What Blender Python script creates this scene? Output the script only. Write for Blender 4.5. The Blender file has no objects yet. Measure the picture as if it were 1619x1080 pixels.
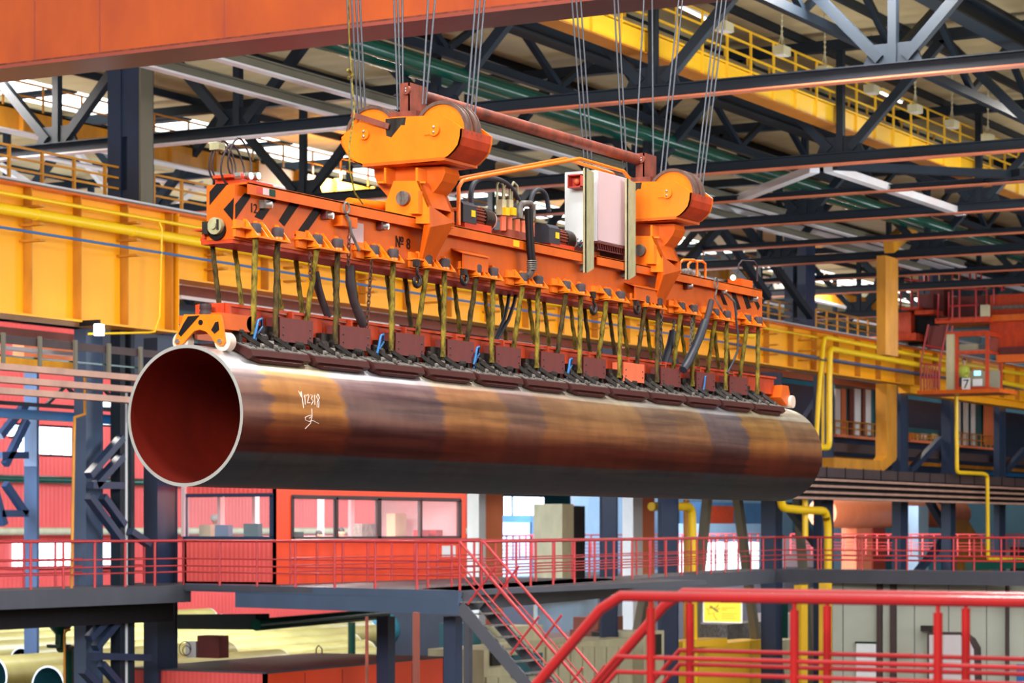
import bpy, math, random
from mathutils import Vector, Matrix
random.seed(7)
scn = bpy.context.scene
COL = scn.collection
# ------------------------------------------------------------------ camera, world, lights, exposure
W, HH = 1619.0, 1080.0
FP = 3946.0                       # focal length in pixels
CX, CY = 809.5, 836.0             # principal point of the shifted lens (horizon row)
S_, C_ = math.sin(math.radians(29.03)), math.cos(math.radians(29.03))
H = 8.5                           # camera height above the hall floor
# world x = along the crane runway, y = across the hall, z = up
cam = bpy.data.cameras.new('camera'); camo = bpy.data.objects.new('camera', cam); COL.objects.link(camo)
camo.location = (0, 0, H); camo.rotation_euler = (math.radians(90), 0, math.radians(29.03 - 90))
cam.sensor_width = 36; cam.lens = FP / W * 36; cam.shift_y = (CY - HH / 2) / W
cam.clip_end = 600; cam.clip_start = .1
cam.dof.use_dof = True; cam.dof.focus_distance = 25.0; cam.dof.aperture_fstop = 3.4
scn.camera = camo
scn.view_settings.view_transform = 'Standard'; scn.view_settings.look = 'None'
scn.view_settings.gamma = 1; scn.view_settings.use_curve_mapping = False
scn.view_settings.exposure = 0.3
scn.cycles.use_denoising = True
scn.cycles.max_bounces = 6

def lin(c):
    c = c / 255.0
    return c / 12.92 if c <= .04045 else ((c + .055) / 1.055) ** 2.4
def rgb(r, g, b): return (lin(r), lin(g), lin(b), 1)

wd = bpy.data.worlds.new('hall_ambient'); scn.world = wd; wd.use_nodes = True
nt = wd.node_tree; nt.nodes.clear()
tc = nt.nodes.new('ShaderNodeTexCoord'); sp = nt.nodes.new('ShaderNodeSeparateXYZ'); rp = nt.nodes.new('ShaderNodeValToRGB')
mp = nt.nodes.new('ShaderNodeMapRange'); bg = nt.nodes.new('ShaderNodeBackground'); ow = nt.nodes.new('ShaderNodeOutputWorld')
nt.links.new(tc.outputs['Generated'], sp.inputs[0]); nt.links.new(sp.outputs['Z'], mp.inputs['Value'])
mp.inputs['From Min'].default_value = -1; mp.inputs['From Max'].default_value = 1
nt.links.new(mp.outputs[0], rp.inputs[0]); nt.links.new(rp.outputs[0], bg.inputs[0]); nt.links.new(bg.outputs[0], ow.inputs[0])
els = [(0, (.05, .055, .065)), (.22, (.06, .055, .06)), (.32, (.16, .05, .04)), (.47, (.26, .12, .08)), (.54, (.46, .34, .22)), (.68, (.70, .64, .54)), (.82, (1.1, 1.12, 1.12)), (1, (1.3, 1.35, 1.4))]  # made-up surroundings, red and gold bands shaped for the pipe's reflections
rp.color_ramp.elements[0].position = 0; rp.color_ramp.elements[0].color = (*els[0][1], 1)
rp.color_ramp.elements[1].position = 1; rp.color_ramp.elements[1].color = (*els[-1][1], 1)
for p, c in els[1:-1]:
    e = rp.color_ramp.elements.new(p); e.color = (*c, 1)
bg.inputs[1].default_value = 0.8

def light(name, typ, loc, energy, color=(1, 1, 1), size=1, rot=None, size_y=None):
    l = bpy.data.lights.new(name, typ); l.energy = energy; l.color = color
    o = bpy.data.objects.new(name, l); COL.objects.link(o); o.location = loc
    if typ == 'AREA':
        l.size = size
        if size_y: l.shape = 'RECTANGLE'; l.size_y = size_y
    if typ == 'SUN': l.angle = size
    if rot is not None: o.rotation_euler = rot
    return o
def aim(d): return Vector(d).to_track_quat('-Z', 'Y').to_euler()
light('gable_daylight', 'AREA', (-22, 2, H + 13), 24000, (1, .95, .88), 16, aim((.93, .2, -.16)), 10)
light('side_fill', 'AREA', (40, -26, H + 10), 9500, (1, .97, .92), 40, aim((.15, 1, -.08)), 10)  # added fill for the faces turned across the hall
for uu in (14, 22, 30):
    light('overhead_fill', 'AREA', (uu, 10.5, H + 13.5), 900, (1, .98, .94), 2.2, aim((0, .1, -1)))  # added above the pipe to whiten its top and the tie bar
for uu in (52, 74, 96, 118):
    for vv in (20, 47):
        light('overhead_fill', 'AREA', (uu, vv, H + 12.6), 1800, (1, .95, .88), 3.0, aim((0, 0, -1)))  # added overhead fill for the hall, no fixtures stand here
for uu in (60, 90, 125):
    for vv in (16, 58):
        light('roof_uplight_fill', 'AREA', (uu, vv, H + 2.0), 2100, (.95, 1, 1), 12.0, aim((0, 0, 1)))  # added up-facing fill, brightens the underside of the roof deck
for uu, vv in ((52, 50), (74, 52), (98, 52), (122, 54)):
    light('bay_fill', 'AREA', (uu, vv, H + 4.0), 5200, (.70, .84, 1), 6.0, aim((.5, .9, -.5)))  # added cool fill for the far bay and red wall
for uu in (48, 66, 84, 104):
    light('walkway_fill', 'AREA', (uu, 20, H + 5.0), 1100, (.82, .92, 1), 6.0, aim((.2, 1, -.5)))  # added bluish fill for the walkway level

light('platform_fill', 'AREA', (30, 35, H + 4), 1500, (.95, .95, 1), 5.0, aim((1, .1, -.28)))  # added fill for the cabin side and column faces
light('duct_fill', 'AREA', (118, 44, H + .2), 3200, (1, .93, .86), 3.0, aim((.5, .85, -.3)))  # added fill to brighten the salmon duct
# ------------------------------------------------------------------ pixel -> place
def ray(px, py):
    r = (px - CX) / FP; t = (CY - py) / FP
    return Vector((C_ + S_ * r, S_ - C_ * r, t))
def Pv(px, py, v):
    d = ray(px, py); return d * (v / d.y)
def Pu(px, py, u):
    d = ray(px, py); return d * (u / d.x)
def Pz(px, py, z):
    d = ray(px, py); return d * (z / d.z)
def PY(px, py, Y): return ray(px, py) * Y
def uof(px, v): return Pv(px, 800, v).x
def vof(px, u): return Pu(px, 800, u).y

# ------------------------------------------------------------------ materials
MATS = {}
def newmat(name):
    m = bpy.data.materials.new(name); m.use_nodes = True; n = m.node_tree
    b = n.nodes['Principled BSDF']; MATS[name] = m
    return m, n, b
def paint(name, c, rough=.45, metal=0., dirt=.25, dcol=None, scale=1.3, spec=.5, bump=0.0, coat=0):
    """weathered paint: base colour broken by two noises of grime"""
    m, n, b = newmat(name)
    t = n.nodes.new('ShaderNodeTexCoord'); mpn = n.nodes.new('ShaderNodeMapping'); mpn.inputs['Scale'].default_value = (scale, scale, scale * .45)
    n1 = n.nodes.new('ShaderNodeTexNoise'); n1.inputs['Scale'].default_value = 1.7; n1.inputs['Detail'].default_value = 7; n1.inputs['Roughness'].default_value = .62
    r1 = n.nodes.new('ShaderNodeValToRGB'); r1.color_ramp.elements[0].position = .34; r1.color_ramp.elements[1].position = .68
    mx = n.nodes.new('ShaderNodeMix'); mx.data_type = 'RGBA'
    c = rgb(*c); d = rgb(*dcol) if dcol else (c[0] * .45, c[1] * .42, c[2] * .42, 1)
    mx.inputs[6].default_value = tuple(c[i] * (1 - dirt) + d[i] * dirt for i in range(3)) + (1,); mx.inputs[7].default_value = c
    n.links.new(t.outputs['Object'], mpn.inputs[0]); n.links.new(mpn.outputs[0], n1.inputs['Vector'])
    n.links.new(n1.outputs[0], r1.inputs[0]); n.links.new(r1.outputs[0], mx.inputs[0])
    n.links.new(mx.outputs[2], b.inputs['Base Color'])
    b.inputs['Roughness'].default_value = rough; b.inputs['Metallic'].default_value = metal
    b.inputs['Specular IOR Level'].default_value = spec; b.inputs['Coat Weight'].default_value = coat
    if bump:
        bp = n.nodes.new('ShaderNodeBump'); bp.inputs['Strength'].default_value = bump; bp.inputs['Distance'].default_value = .02
        n.links.new(n1.outputs[0], bp.inputs['Height']); n.links.new(bp.outputs[0], b.inputs['Normal'])
    return m
def corr(name, c, per=.25, axis=0, depth=.5, rough=.5, c2=None):
    """corrugated sheet: a wave bump along one axis and faint joints"""
    m, n, b = newmat(name)
    t = n.nodes.new('ShaderNodeTexCoord'); s = n.nodes.new('ShaderNodeSeparateXYZ'); n.links.new(t.outputs['Object'], s.inputs[0])
    mu = n.nodes.new('ShaderNodeMath'); mu.operation = 'MULTIPLY'; mu.inputs[1].default_value = 6.2832 / per
    sn = n.nodes.new('ShaderNodeMath'); sn.operation = 'SINE'
    n.links.new(s.outputs[axis], mu.inputs[0]); n.links.new(mu.outputs[0], sn.inputs[0])
    mr = n.nodes.new('ShaderNodeMapRange'); mr.inputs['From Min'].default_value = -1; n.links.new(sn.outputs[0], mr.inputs['Value'])
    n1 = n.nodes.new('ShaderNodeTexNoise'); n1.inputs['Scale'].default_value = .6; n1.inputs['Detail'].default_value = 6
    n.links.new(t.outputs['Object'], n1.inputs['Vector'])
    mx = n.nodes.new('ShaderNodeMix'); mx.data_type = 'RGBA'
    c = rgb(*c); mx.inputs[6].default_value = (rgb(*c2) if c2 else tuple(x * .62 for x in c[:3]) + (1,)); mx.inputs[7].default_value = c
    n.links.new(n1.outputs[0], mx.inputs[0]); n.links.new(mx.outputs[2], b.inputs['Base Color'])
    bp = n.nodes.new('ShaderNodeBump'); bp.inputs['Strength'].default_value = depth; bp.inputs['Distance'].default_value = .04
    n.links.new(mr.outputs[0], bp.inputs['Height']); n.links.new(bp.outputs[0], b.inputs['Normal'])
    b.inputs['Roughness'].default_value = rough
    return m
def glow(name, c, st):
    m, n, b = newmat(name)
    b.inputs['Base Color'].default_value = rgb(*c); b.inputs['Emission Color'].default_value = rgb(*c); b.inputs['Emission Strength'].default_value = st
    return m
def glassm(name, c=(225, 240, 245), alpha=.25):
    m, n, b = newmat(name)
    b.inputs['Base Color'].default_value = rgb(*c); b.inputs['Roughness'].default_value = .06
    b.inputs['Alpha'].default_value = alpha; b.inputs['Specular IOR Level'].default_value = .8
    return m

ORANGE = paint('orange_paint', (218, 98, 12), .34, dirt=.4, dcol=(150, 52, 15), scale=1.6)
ORANGE2 = paint('bright_orange_paint', (240, 126, 14), .32, dirt=.35, dcol=(190, 78, 16), scale=2)
ORED = paint('orange_red_paint_and_shade', (204, 66, 20), .42, dirt=.5, dcol=(110, 28, 18), scale=3)
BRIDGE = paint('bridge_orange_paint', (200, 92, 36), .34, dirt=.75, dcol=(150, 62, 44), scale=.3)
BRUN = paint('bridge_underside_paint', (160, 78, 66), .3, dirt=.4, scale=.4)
RUST = paint('rusty_red_steel', (150, 72, 52), .5, metal=.2, dirt=.8, dcol=(74, 42, 38), scale=4)
BLACK = paint('black_paint', (10, 12, 18), .5, dirt=.3, dcol=(40, 30, 30), scale=5, spec=.2)
RUBBER = paint('dark_rubber', (38, 30, 38), .7, dirt=.4, dcol=(80, 60, 60), scale=9)
MAROON = paint('maroon_cover_paint', (104, 40, 40), .5, dirt=.35, scale=5)
SALMONP = paint('salmon_cover_paint', (226, 110, 72), .5, dirt=.3, scale=5)
SHOE = paint('dark_red_shoe_paint', (66, 24, 22), .5, dirt=.5, dcol=(34, 20, 22), scale=5, spec=.3)
GREYST = paint('grimy_grey_steel', (128, 124, 118), .5, metal=.2, dirt=.8, dcol=(46, 40, 40), scale=9, bump=.2)
DKST = paint('oily_dark_steel', (58, 54, 52), .4, metal=.4, dirt=.8, dcol=(18, 16, 18), scale=8, bump=.3)
STEEL = paint('bright_steel', (190, 190, 188), .3, metal=.9, dirt=.3, scale=6)
STRAP = paint('mossy_yellow_sling', (150, 132, 46), .8, dirt=.98, dcol=(40, 30, 20), scale=11, bump=.6, spec=.2)
STRAPD = paint('blackened_sling', (96, 80, 38), .8, dirt=.98, dcol=(28, 24, 22), scale=11, bump=.6, spec=.2)
ROPE = paint('steel_wire_rope', (92, 98, 108), .5, metal=.6, dirt=.5, scale=30)
HOSE = paint('black_hose', (34, 40, 54), .5, dirt=.3, scale=6)
BLUEH = paint('blue_hose', (26, 104, 168), .4, dirt=.2)
CABW = paint('white_cabinet_paint', (214, 222, 226), .3, dirt=.12, scale=2)
CABP = paint('pale_pink_cabinet_paint', (206, 180, 186), .35, dirt=.1, scale=2)
CREAM = paint('cream_post_paint', (166, 164, 128), .5, dirt=.5, dcol=(110, 104, 78), scale=6)
REDH = paint('red_horn_plastic', (196, 62, 46), .4, dirt=.2)
WHEELM = paint('cream_roller', (216, 204, 190), .5, dirt=.45, dcol=(170, 120, 100), scale=8)
YELLOW = paint('yellow_girder_paint', (250, 172, 8), .42, dirt=.22, dcol=(215, 120, 10), scale=.5)
YELPIPE = paint('yellow_pipe_paint', (244, 200, 24), .35, dirt=.2, dcol=(200, 150, 20), scale=1)
YELDK = paint('ochre_yellow_paint', (206, 138, 28), .5, dirt=.5, dcol=(120, 70, 20), scale=.8)
YELBR = paint('bright_yellow_paint', (236, 186, 40), .4, dirt=.3, dcol=(225, 165, 30), scale=.7)
NAVY = paint('navy_steel_paint', (34, 50, 78), .4, dirt=.4, dcol=(18, 28, 48), scale=.6)
NAVYL = paint('blue_grey_steel_paint', (70, 86, 112), .4, dirt=.4, dcol=(40, 52, 74), scale=.6)
TRUSS = paint('dark_truss_paint', (20, 32, 44), .55, dirt=.5, dcol=(10, 16, 26), scale=.6, spec=.3)
OLIVE = paint('olive_grey_steel', (104, 98, 82), .5, dirt=.3, scale=.5)
FLNG = paint('pale_paint_and_highlight', (200, 204, 210), .35, dirt=.3, dcol=(190, 130, 110), scale=.35)  # also stands in for light caught on roof beam and chord flanges
FLNO = paint('salmon_flange_paint', (206, 116, 82), .4, dirt=.5, dcol=(110, 60, 50), scale=.4)
GRDECK = paint('dark_grey_deck_steel', (66, 68, 78), .5, dirt=.3, dcol=(40, 42, 50), scale=.8)
BLDECK = paint('slate_blue_beam', (64, 82, 106), .45, dirt=.3, scale=.6)
RAILR = paint('red_rail_paint', (176, 48, 52), .35, dirt=.25, dcol=(130, 34, 42), scale=2)
RAILF = paint('glossy_red_rail_paint', (146, 24, 26), .2, dirt=.3, dcol=(110, 16, 22), scale=3, coat=.4)
CABR = corr('salmon_cladding', (226, 90, 86), .14, 1, .22, c2=(206, 74, 72))
CABO = paint('orange_red_cladding', (236, 72, 30), .4, dirt=.15, scale=.7)
REDW = corr('red_wall_cladding', (226, 84, 76), .3, 0, .3, c2=(200, 62, 58))
GREEN = paint('green_pipe_paint', (8, 66, 52), .22, dirt=.4, dcol=(6, 40, 40), scale=.6)
TAN = corr('tan_roof_deck', (206, 182, 136), 1.0, 0, .9, .7, c2=(150, 132, 98))
CONC = paint('grey_concrete', (56, 55, 56), .7, dirt=.4, scale=.5)
PALEW = corr('pale_panel_wall', (186, 190, 178), 1.2, 1, .35, .5, c2=(150, 154, 140))
PINKRAIL = paint('dusty_pink_rail', (188, 146, 128), .5, dirt=.4, dcol=(120, 90, 84), scale=.8)
TEAL = paint('teal_panel', (40, 96, 108), .4, dirt=.4, scale=.5)
SALW = paint('salmon_orange_panel', (228, 128, 84), .5, dirt=.3, scale=.5)
BROWNP = paint('brown_panel', (128, 66, 52), .5, dirt=.4, scale=.7)
DARKT = paint('dark_brown_tray', (66, 48, 50), .6, dirt=.5, scale=1.5)
YCOAT = paint('pale_yellow_pipe_coating', (156, 144, 84), .35, dirt=.5, dcol=(104, 94, 52), scale=.6)
BEIGE = paint('beige_machine_paint', (196, 190, 156), .5, dirt=.4, scale=1)
LBLUE = paint('pale_blue_panel', (170, 200, 226), .35, dirt=.3, dcol=(120, 150, 190), scale=.8)
MBLUE = paint('mid_blue_panel', (84, 128, 172), .4, dirt=.4, scale=.8)
WHITE = paint('white_paint', (228, 232, 236), .4, dirt=.2, scale=1)
YUNDER = paint('ochre_underside_shade', (168, 100, 22), .5, dirt=.4, scale=.6)  # darker ochre paints in the shade under the yellow catwalk
RIMM = paint('worn_rim_steel', (120, 96, 88), .4, metal=.4, dirt=.6, dcol=(60, 48, 48), scale=6)
CHAINM = paint('rusty_brown_chain', (92, 56, 42), .6, metal=.4, dirt=.6, dcol=(44, 30, 28), scale=20)
SKIN = paint('skin', (206, 150, 124), .55, dirt=.1)
HIVIS = paint('yellow_green_work_jacket', (206, 222, 50), .7, dirt=.2)
DKCLO = paint('dark_work_clothes', (36, 40, 56), .8, dirt=.2)
FLOORRED = paint('red_bounce_floor', (92, 38, 28), .5, dirt=.4, scale=.4)
SIGNY = paint('sign_yellow', (214, 190, 50), .4, dirt=.08)
DAY = glow('pane_and_light_patch', (222, 240, 255), 3.2)
DAYW = glow('daylit_roof_glass', (240, 246, 238), 2.4)
LAMPG = glow('lit_lamp_lens', (235, 242, 255), 14)
LAMPC = glow('lit_green_lamp', (170, 255, 215), 5)
LAMPH = glow('hall_lamp_lens', (255, 250, 235), 3)
GLASS = glassm('cabin_glass', (220, 235, 245), .08)
GLASSG = glassm('tinted_cab_glass', (120, 120, 120), .12)

# ------------------------------------------------------------------ mesh builder
class MB:
    def __init__(s): s.v = []; s.f = []; s.m = []; s.sm = []
    def add(s, vs, fs, mi=0, smooth=False):
        o = len(s.v); s.v += [tuple(x) for x in vs]
        for f in fs: s.f.append([i + o for i in f]); s.m.append(mi); s.sm.append(smooth)
        return s
    def box(s, x0, x1, y0, y1, z0, z1, mi=0):
        x0, x1 = min(x0, x1), max(x0, x1); y0, y1 = min(y0, y1), max(y0, y1); z0, z1 = min(z0, z1), max(z0, z1)
        vs = [(x, y, z) for x in (x0, x1) for y in (y0, y1) for z in (z0, z1)]
        return s.add(vs, [(0, 1, 3, 2), (4, 6, 7, 5), (0, 4, 5, 1), (2, 3, 7, 6), (0, 2, 6, 4), (1, 5, 7, 3)], mi)
    def beam(s, a, b, w, h, up=(0, 0, 1), mi=0):
        a, b = Vector(a), Vector(b); d = (b - a).normalized(); u = Vector(up)
        if abs(d.dot(u)) > .98: u = Vector((1, 0, 0))
        x = d.cross(u).normalized() * (w / 2); y = x.cross(d).normalized() * (h / 2)
        vs = [a - x - y, a + x - y, a + x + y, a - x + y, b - x - y, b + x - y, b + x + y, b - x + y]
        return s.add(vs, [(0, 3, 2, 1), (4, 5, 6, 7), (0, 1, 5, 4), (1, 2, 6, 5), (2, 3, 7, 6), (3, 0, 4, 7)], mi)
    def ibeam(s, a, b, w, h, t=.04, up=(0, 0, 1), mi=0, mf=None):
        a, b = Vector(a), Vector(b); z = Vector((0, 0, 1)) * (h / 2 - t / 2)
        s.beam(a, b, t, h - 2 * t, up, mi); s.beam(a + z, b + z, w, t, up, mi); s.beam(a - z, b - z, w, t, up, mi if mf is None else mf)
        return s
    def tube(s, pts, r, n=10, mi=0, cap=True, rs=None):
        pts = [Vector(p) for p in pts]; rings = []; px = None
        for i, p in enumerate(pts):
            d = ((pts[min(i + 1, len(pts) - 1)] - p).normalized() + (p - pts[max(i - 1, 0)]).normalized())
            d = d.normalized() if d.length > 1e-6 else Vector((0, 0, 1))
            if px is None:
                px = d.cross(Vector((0, 0, 1)));
                if px.length < .05: px = d.cross(Vector((1, 0, 0)))
            x = (px - d * px.dot(d)).normalized(); px = x; y = d.cross(x); rr = rs[i] if rs else r
            rings.append([p + (x * math.cos(2 * math.pi * k / n) + y * math.sin(2 * math.pi * k / n)) * rr for k in range(n)])
        vs = [q for R in rings for q in R]; fs = []
        for i in range(len(rings) - 1):
            for k in range(n):
                a = i * n + k; b = i * n + (k + 1) % n; fs.append((a, b, b + n, a + n))
        s.add(vs, fs, mi, True)
        if cap:
            s.add(rings[0], [tuple(range(n))[::-1]], mi); s.add(rings[-1], [tuple(range(n))], mi)
        return s
    def cyl(s, a, b, r, n=20, mi=0, r2=None): return s.tube([a, b], r, n, mi, True, [r, r if r2 is None else r2])
    def prism(s, poly, off, mi=0, mside=None):
        """closed polygon (list of points) extruded by vector off"""
        poly = [Vector(p) for p in poly]; n = len(poly); off = Vector(off)
        vs = poly + [p + off for p in poly]
        s.add(vs, [tuple(range(n)), tuple(range(2 * n - 1, n - 1, -1))], mi)
        s.add(vs, [(i, (i + 1) % n, n + (i + 1) % n, n + i) for i in range(n)], mi if mside is None else mside)
        return s
    def ring(s, c, ax, r0, r1, L, n=32, mi=0):
        c = Vector(c); ax = Vector(ax).normalized(); x = ax.cross(Vector((0, 0, 1)));
        if x.length < .1: x = ax.cross(Vector((1, 0, 0)))
        x.normalize(); y = ax.cross(x); vs = []
        for (r, l) in ((r0, 0), (r1, 0), (r1, L), (r0, L)):
            vs += [c + ax * l + (x * math.cos(2 * math.pi * k / n) + y * math.sin(2 * math.pi * k / n)) * r for k in range(n)]
        fs = []
        for j in range(4):
            for k in range(n):
                fs.append((j * n + k, j * n + (k + 1) % n, ((j + 1) % 4) * n + (k + 1) % n, ((j + 1) % 4) * n + k))
        return s.add(vs, fs, mi, False)
    def sph(s, c, r, n=12, m=8, mi=0, sc=(1, 1, 1)):
        vs = []; fs = []
        for i in range(m + 1):
            for k in range(n):
                t = math.pi * i / m; p = 2 * math.pi * k / n
                vs.append((c[0] + r * sc[0] * math.sin(t) * math.cos(p), c[1] + r * sc[1] * math.sin(t) * math.sin(p), c[2] + r * sc[2] * math.cos(t)))
        for i in range(m):
            for k in range(n): fs.append((i * n + k, i * n + (k + 1) % n, (i + 1) * n + (k + 1) % n, (i + 1) * n + k))
        return s.add(vs, fs, mi, True)

ORG = {}
ROOTS = []
def _mesh(name, mb, mats, org):
    me = bpy.data.meshes.new(name); ox, oy, oz = org
    me.from_pydata([(a - ox, b - oy, c - oz) for a, b, c in mb.v], [], mb.f)
    for m in (mats if isinstance(mats, (list, tuple)) else [mats]): me.materials.append(m)
    me.polygons.foreach_set('material_index', mb.m); me.polygons.foreach_set('use_smooth', mb.sm)
    me.update()
    import bmesh
    bm = bmesh.new(); bm.from_mesh(me); bmesh.ops.recalc_face_normals(bm, faces=bm.faces); bm.to_mesh(me); bm.free()
    return me
def thing(name, label, cat, loc, group=None):
    o = bpy.data.objects.new(name, None); COL.objects.link(o); o.location = loc; o.empty_display_size = .1
    ORG[o.name] = tuple(loc); ROOTS.append(o); o['label'] = label; o['category'] = cat
    if group: o['group'] = group
    return o
def part(name, mb, mats, parent, label=None, kind=None):
    org = ORG[parent.name]; me = _mesh(name, mb, mats, org)
    o = bpy.data.objects.new(name, me); COL.objects.link(o); o.parent = parent; ORG[o.name] = org
    if label: o['label'] = label
    if kind: o['kind'] = kind
    return o
def solo(name, label, cat, mb, mats, group=None, kind=None):
    xs = [p[0] for p in mb.v]; ys = [p[1] for p in mb.v]; zs = [p[2] for p in mb.v]
    org = ((min(xs) + max(xs)) / 2, (min(ys) + max(ys)) / 2, min(zs))
    me = _mesh(name, mb, mats, org); o = bpy.data.objects.new(name, me); COL.objects.link(o); o.location = org
    ORG[o.name] = org; ROOTS.append(o)
    if label: o['label'] = label
    if cat: o['category'] = cat
    if group: o['group'] = group
    if kind: o['kind'] = kind
    return o
def struct(name, mb, mats, label=None): return solo(name, label, None, mb, mats, kind='structure')
def text(name, s, size, loc, rot, mat, parent, ext=.002):
    cu = bpy.data.curves.new(name, 'FONT'); cu.body = s; cu.size = size; cu.extrude = ext; cu.align_x = 'CENTER'; cu.align_y = 'CENTER'
    cu.materials.append(mat); tmp = bpy.data.objects.new(name, cu); COL.objects.link(tmp); me = bpy.data.meshes.new_from_object(tmp.evaluated_get(bpy.context.evaluated_depsgraph_get()))
    bpy.data.objects.remove(tmp); me.materials.clear(); me.materials.append(mat); o = bpy.data.objects.new(name, me); COL.objects.link(o); o.parent = parent
    q = ORG[parent.name]; o.location = (loc[0] - q[0], loc[1] - q[1], loc[2] - q[2]); o.rotation_euler = rot
    ORG[o.name] = q
    return o
def kids(o): return [c for c in bpy.data.objects if c.parent == o]
def dup(src, d, label, group=None):
    tree = {}
    def rec(o, par):
        c = o.copy(); COL.objects.link(c); c.parent = par; ORG[c.name] = ORG.get(o.name)
        for k in kids(o):
            if k is not c: rec(k, c)
        return c
    r = rec(src, None); r.location = src.location + Vector(d); r['label'] = label; ROOTS.append(r)
    ORG[r.name] = tuple(r.location)
    if group: r['group'] = group
    return r
ORD = ['first', 'second', 'third', 'fourth', 'fifth', 'sixth', 'seventh', 'eighth', 'ninth', 'tenth', 'eleventh', 'twelfth', 'thirteenth', 'fourteenth', 'fifteenth', 'sixteenth', 'seventeenth', 'eighteenth', 'nineteenth', 'twentieth', 'twenty-first', 'twenty-second', 'twenty-third', 'twenty-fourth']
def pxu(pts, u, sc=1, ox=0, oy=0): return [Pu(ox + a / sc, oy + b / sc, u) for a, b in pts]
def pxv(pts, v, sc=1, ox=0, oy=0): return [Pv(ox + a / sc, oy + b / sc, v) for a, b in pts]
# ------------------------------------------------------------------ the steel pipe
PV, PZ, PR = 12.84, .97, .61
U0, U1 = 17.35, 30.35
def pipe_mats():
    m, n, b = newmat('weathered_pipe_steel')
    N = n.nodes.new; L = n.links.new
    t = N('ShaderNodeTexCoord'); s = N('ShaderNodeSeparateXYZ'); L(t.outputs['Object'], s.inputs[0])
    # long streaks along the pipe
    mpn = N('ShaderNodeMapping'); mpn.inputs['Scale'].default_value = (.35, 7, 7); L(t.outputs['Object'], mpn.inputs[0])
    st = N('ShaderNodeTexNoise'); st.inputs['Scale'].default_value = 1.5; st.inputs['Detail'].default_value = 8; L(mpn.outputs[0], st.inputs['Vector'])
    # rings round the pipe
    mp2 = N('ShaderNodeMapping'); mp2.inputs['Scale'].default_value = (2.2, 1.6, 1.6); L(t.outputs['Object'], mp2.inputs[0])
    rg = N('ShaderNodeTexNoise'); rg.inputs['Scale'].default_value = 2; rg.inputs['Detail'].default_value = 6; L(mp2.outputs[0], rg.inputs['Vector'])
    # x jittered by streak noise -> scale and rust bands
    jm = N('ShaderNodeMath'); jm.operation = 'MULTIPLY_ADD'; jm.inputs[1].default_value = .5; L(st.outputs[0], jm.inputs[0]); L(s.outputs['X'], jm.inputs[2])
    dv = N('ShaderNodeMath'); dv.operation = 'MULTIPLY_ADD'; dv.inputs[1].default_value = 1 / 13.0; dv.inputs[2].default_value = .5 - .25 / 13; L(jm.outputs[0], dv.inputs[0])
    def band(vals):
        r = N('ShaderNodeValToRGB'); e = r.color_ramp.elements
        e[0].position = 0; e[0].color = (vals[0][1],) * 3 + (1,); e[1].position = 1; e[1].color = (vals[-1][1],) * 3 + (1,)
        for p, v in vals[1:]:
            k = e.new(max(0, p - .006)); k.color = (prev,) * 3 + (1,) if False else (v0(vals, p),) * 3 + (1,)
            k = e.new(p); k.color = (v,) * 3 + (1,)
        return r
    def v0(vals, p):
        o = vals[0][1]
        for q, v in vals:
            if q < p: o = v
        return o
    # 1 = golden brown rust, 0 = blue-grey mill scale
    def up(px): return (Pv(px, 700, 12.35).x - U0) / 13.0
    r = band([(0, .25), (up(415), .95), (up(535), .12), (up(690), .75), (up(790), .35), (up(850), .7), (up(1010), .45), (up(1060), .62), (up(1112), .05), (up(1172), 1.0), (up(1235), .6)])
    L(dv.outputs[0], r.inputs[0])
    a = N('ShaderNodeMath'); a.operation = 'MULTIPLY_ADD'; a.inputs[1].default_value = .6; a.inputs[2].default_value = -.3; L(st.outputs[0], a.inputs[0])
    ad = N('ShaderNodeMath'); ad.operation = 'ADD'; ad.use_clamp = True; L(r.outputs[0], ad.inputs[0]); L(a.outputs[0], ad.inputs[1])
    # four lengthwise zones, surface tone with reflected light painted in: pale crown, golden flank, red-brown flank, grey belly
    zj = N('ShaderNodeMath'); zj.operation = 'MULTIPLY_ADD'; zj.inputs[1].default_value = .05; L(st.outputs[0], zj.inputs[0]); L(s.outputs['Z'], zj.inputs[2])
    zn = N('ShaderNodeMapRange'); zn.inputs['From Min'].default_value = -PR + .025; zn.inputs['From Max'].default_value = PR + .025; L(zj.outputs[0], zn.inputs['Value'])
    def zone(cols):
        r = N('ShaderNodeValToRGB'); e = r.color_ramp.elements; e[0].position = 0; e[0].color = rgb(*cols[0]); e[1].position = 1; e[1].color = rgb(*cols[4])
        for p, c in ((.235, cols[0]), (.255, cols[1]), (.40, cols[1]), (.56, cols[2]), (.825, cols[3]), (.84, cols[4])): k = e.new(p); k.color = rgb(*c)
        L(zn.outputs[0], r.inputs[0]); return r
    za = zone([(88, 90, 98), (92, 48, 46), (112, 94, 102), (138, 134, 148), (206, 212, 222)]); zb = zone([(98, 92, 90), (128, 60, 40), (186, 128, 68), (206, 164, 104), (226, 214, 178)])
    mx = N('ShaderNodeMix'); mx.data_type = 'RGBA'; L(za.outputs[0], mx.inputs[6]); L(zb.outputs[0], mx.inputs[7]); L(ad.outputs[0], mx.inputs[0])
    # dark dabs
    r2 = N('ShaderNodeValToRGB'); r2.color_ramp.elements[0].position = .3; r2.color_ramp.elements[0].color = (.62, .55, .55, 1); r2.color_ramp.elements[1].position = .62; L(rg.outputs[0], r2.inputs[0])
    m2 = N('ShaderNodeMix'); m2.data_type = 'RGBA'; m2.blend_type = 'MULTIPLY'; m2.inputs[0].default_value = .45; L(mx.outputs[2], m2.inputs[6]); L(r2.outputs[0], m2.inputs[7])
    r3 = N('ShaderNodeValToRGB'); r3.color_ramp.elements[0].position = .36; r3.color_ramp.elements[0].color = (.45, .4, .42, 1); r3.color_ramp.elements[1].position = .55; L(st.outputs[0], r3.inputs[0])
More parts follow.
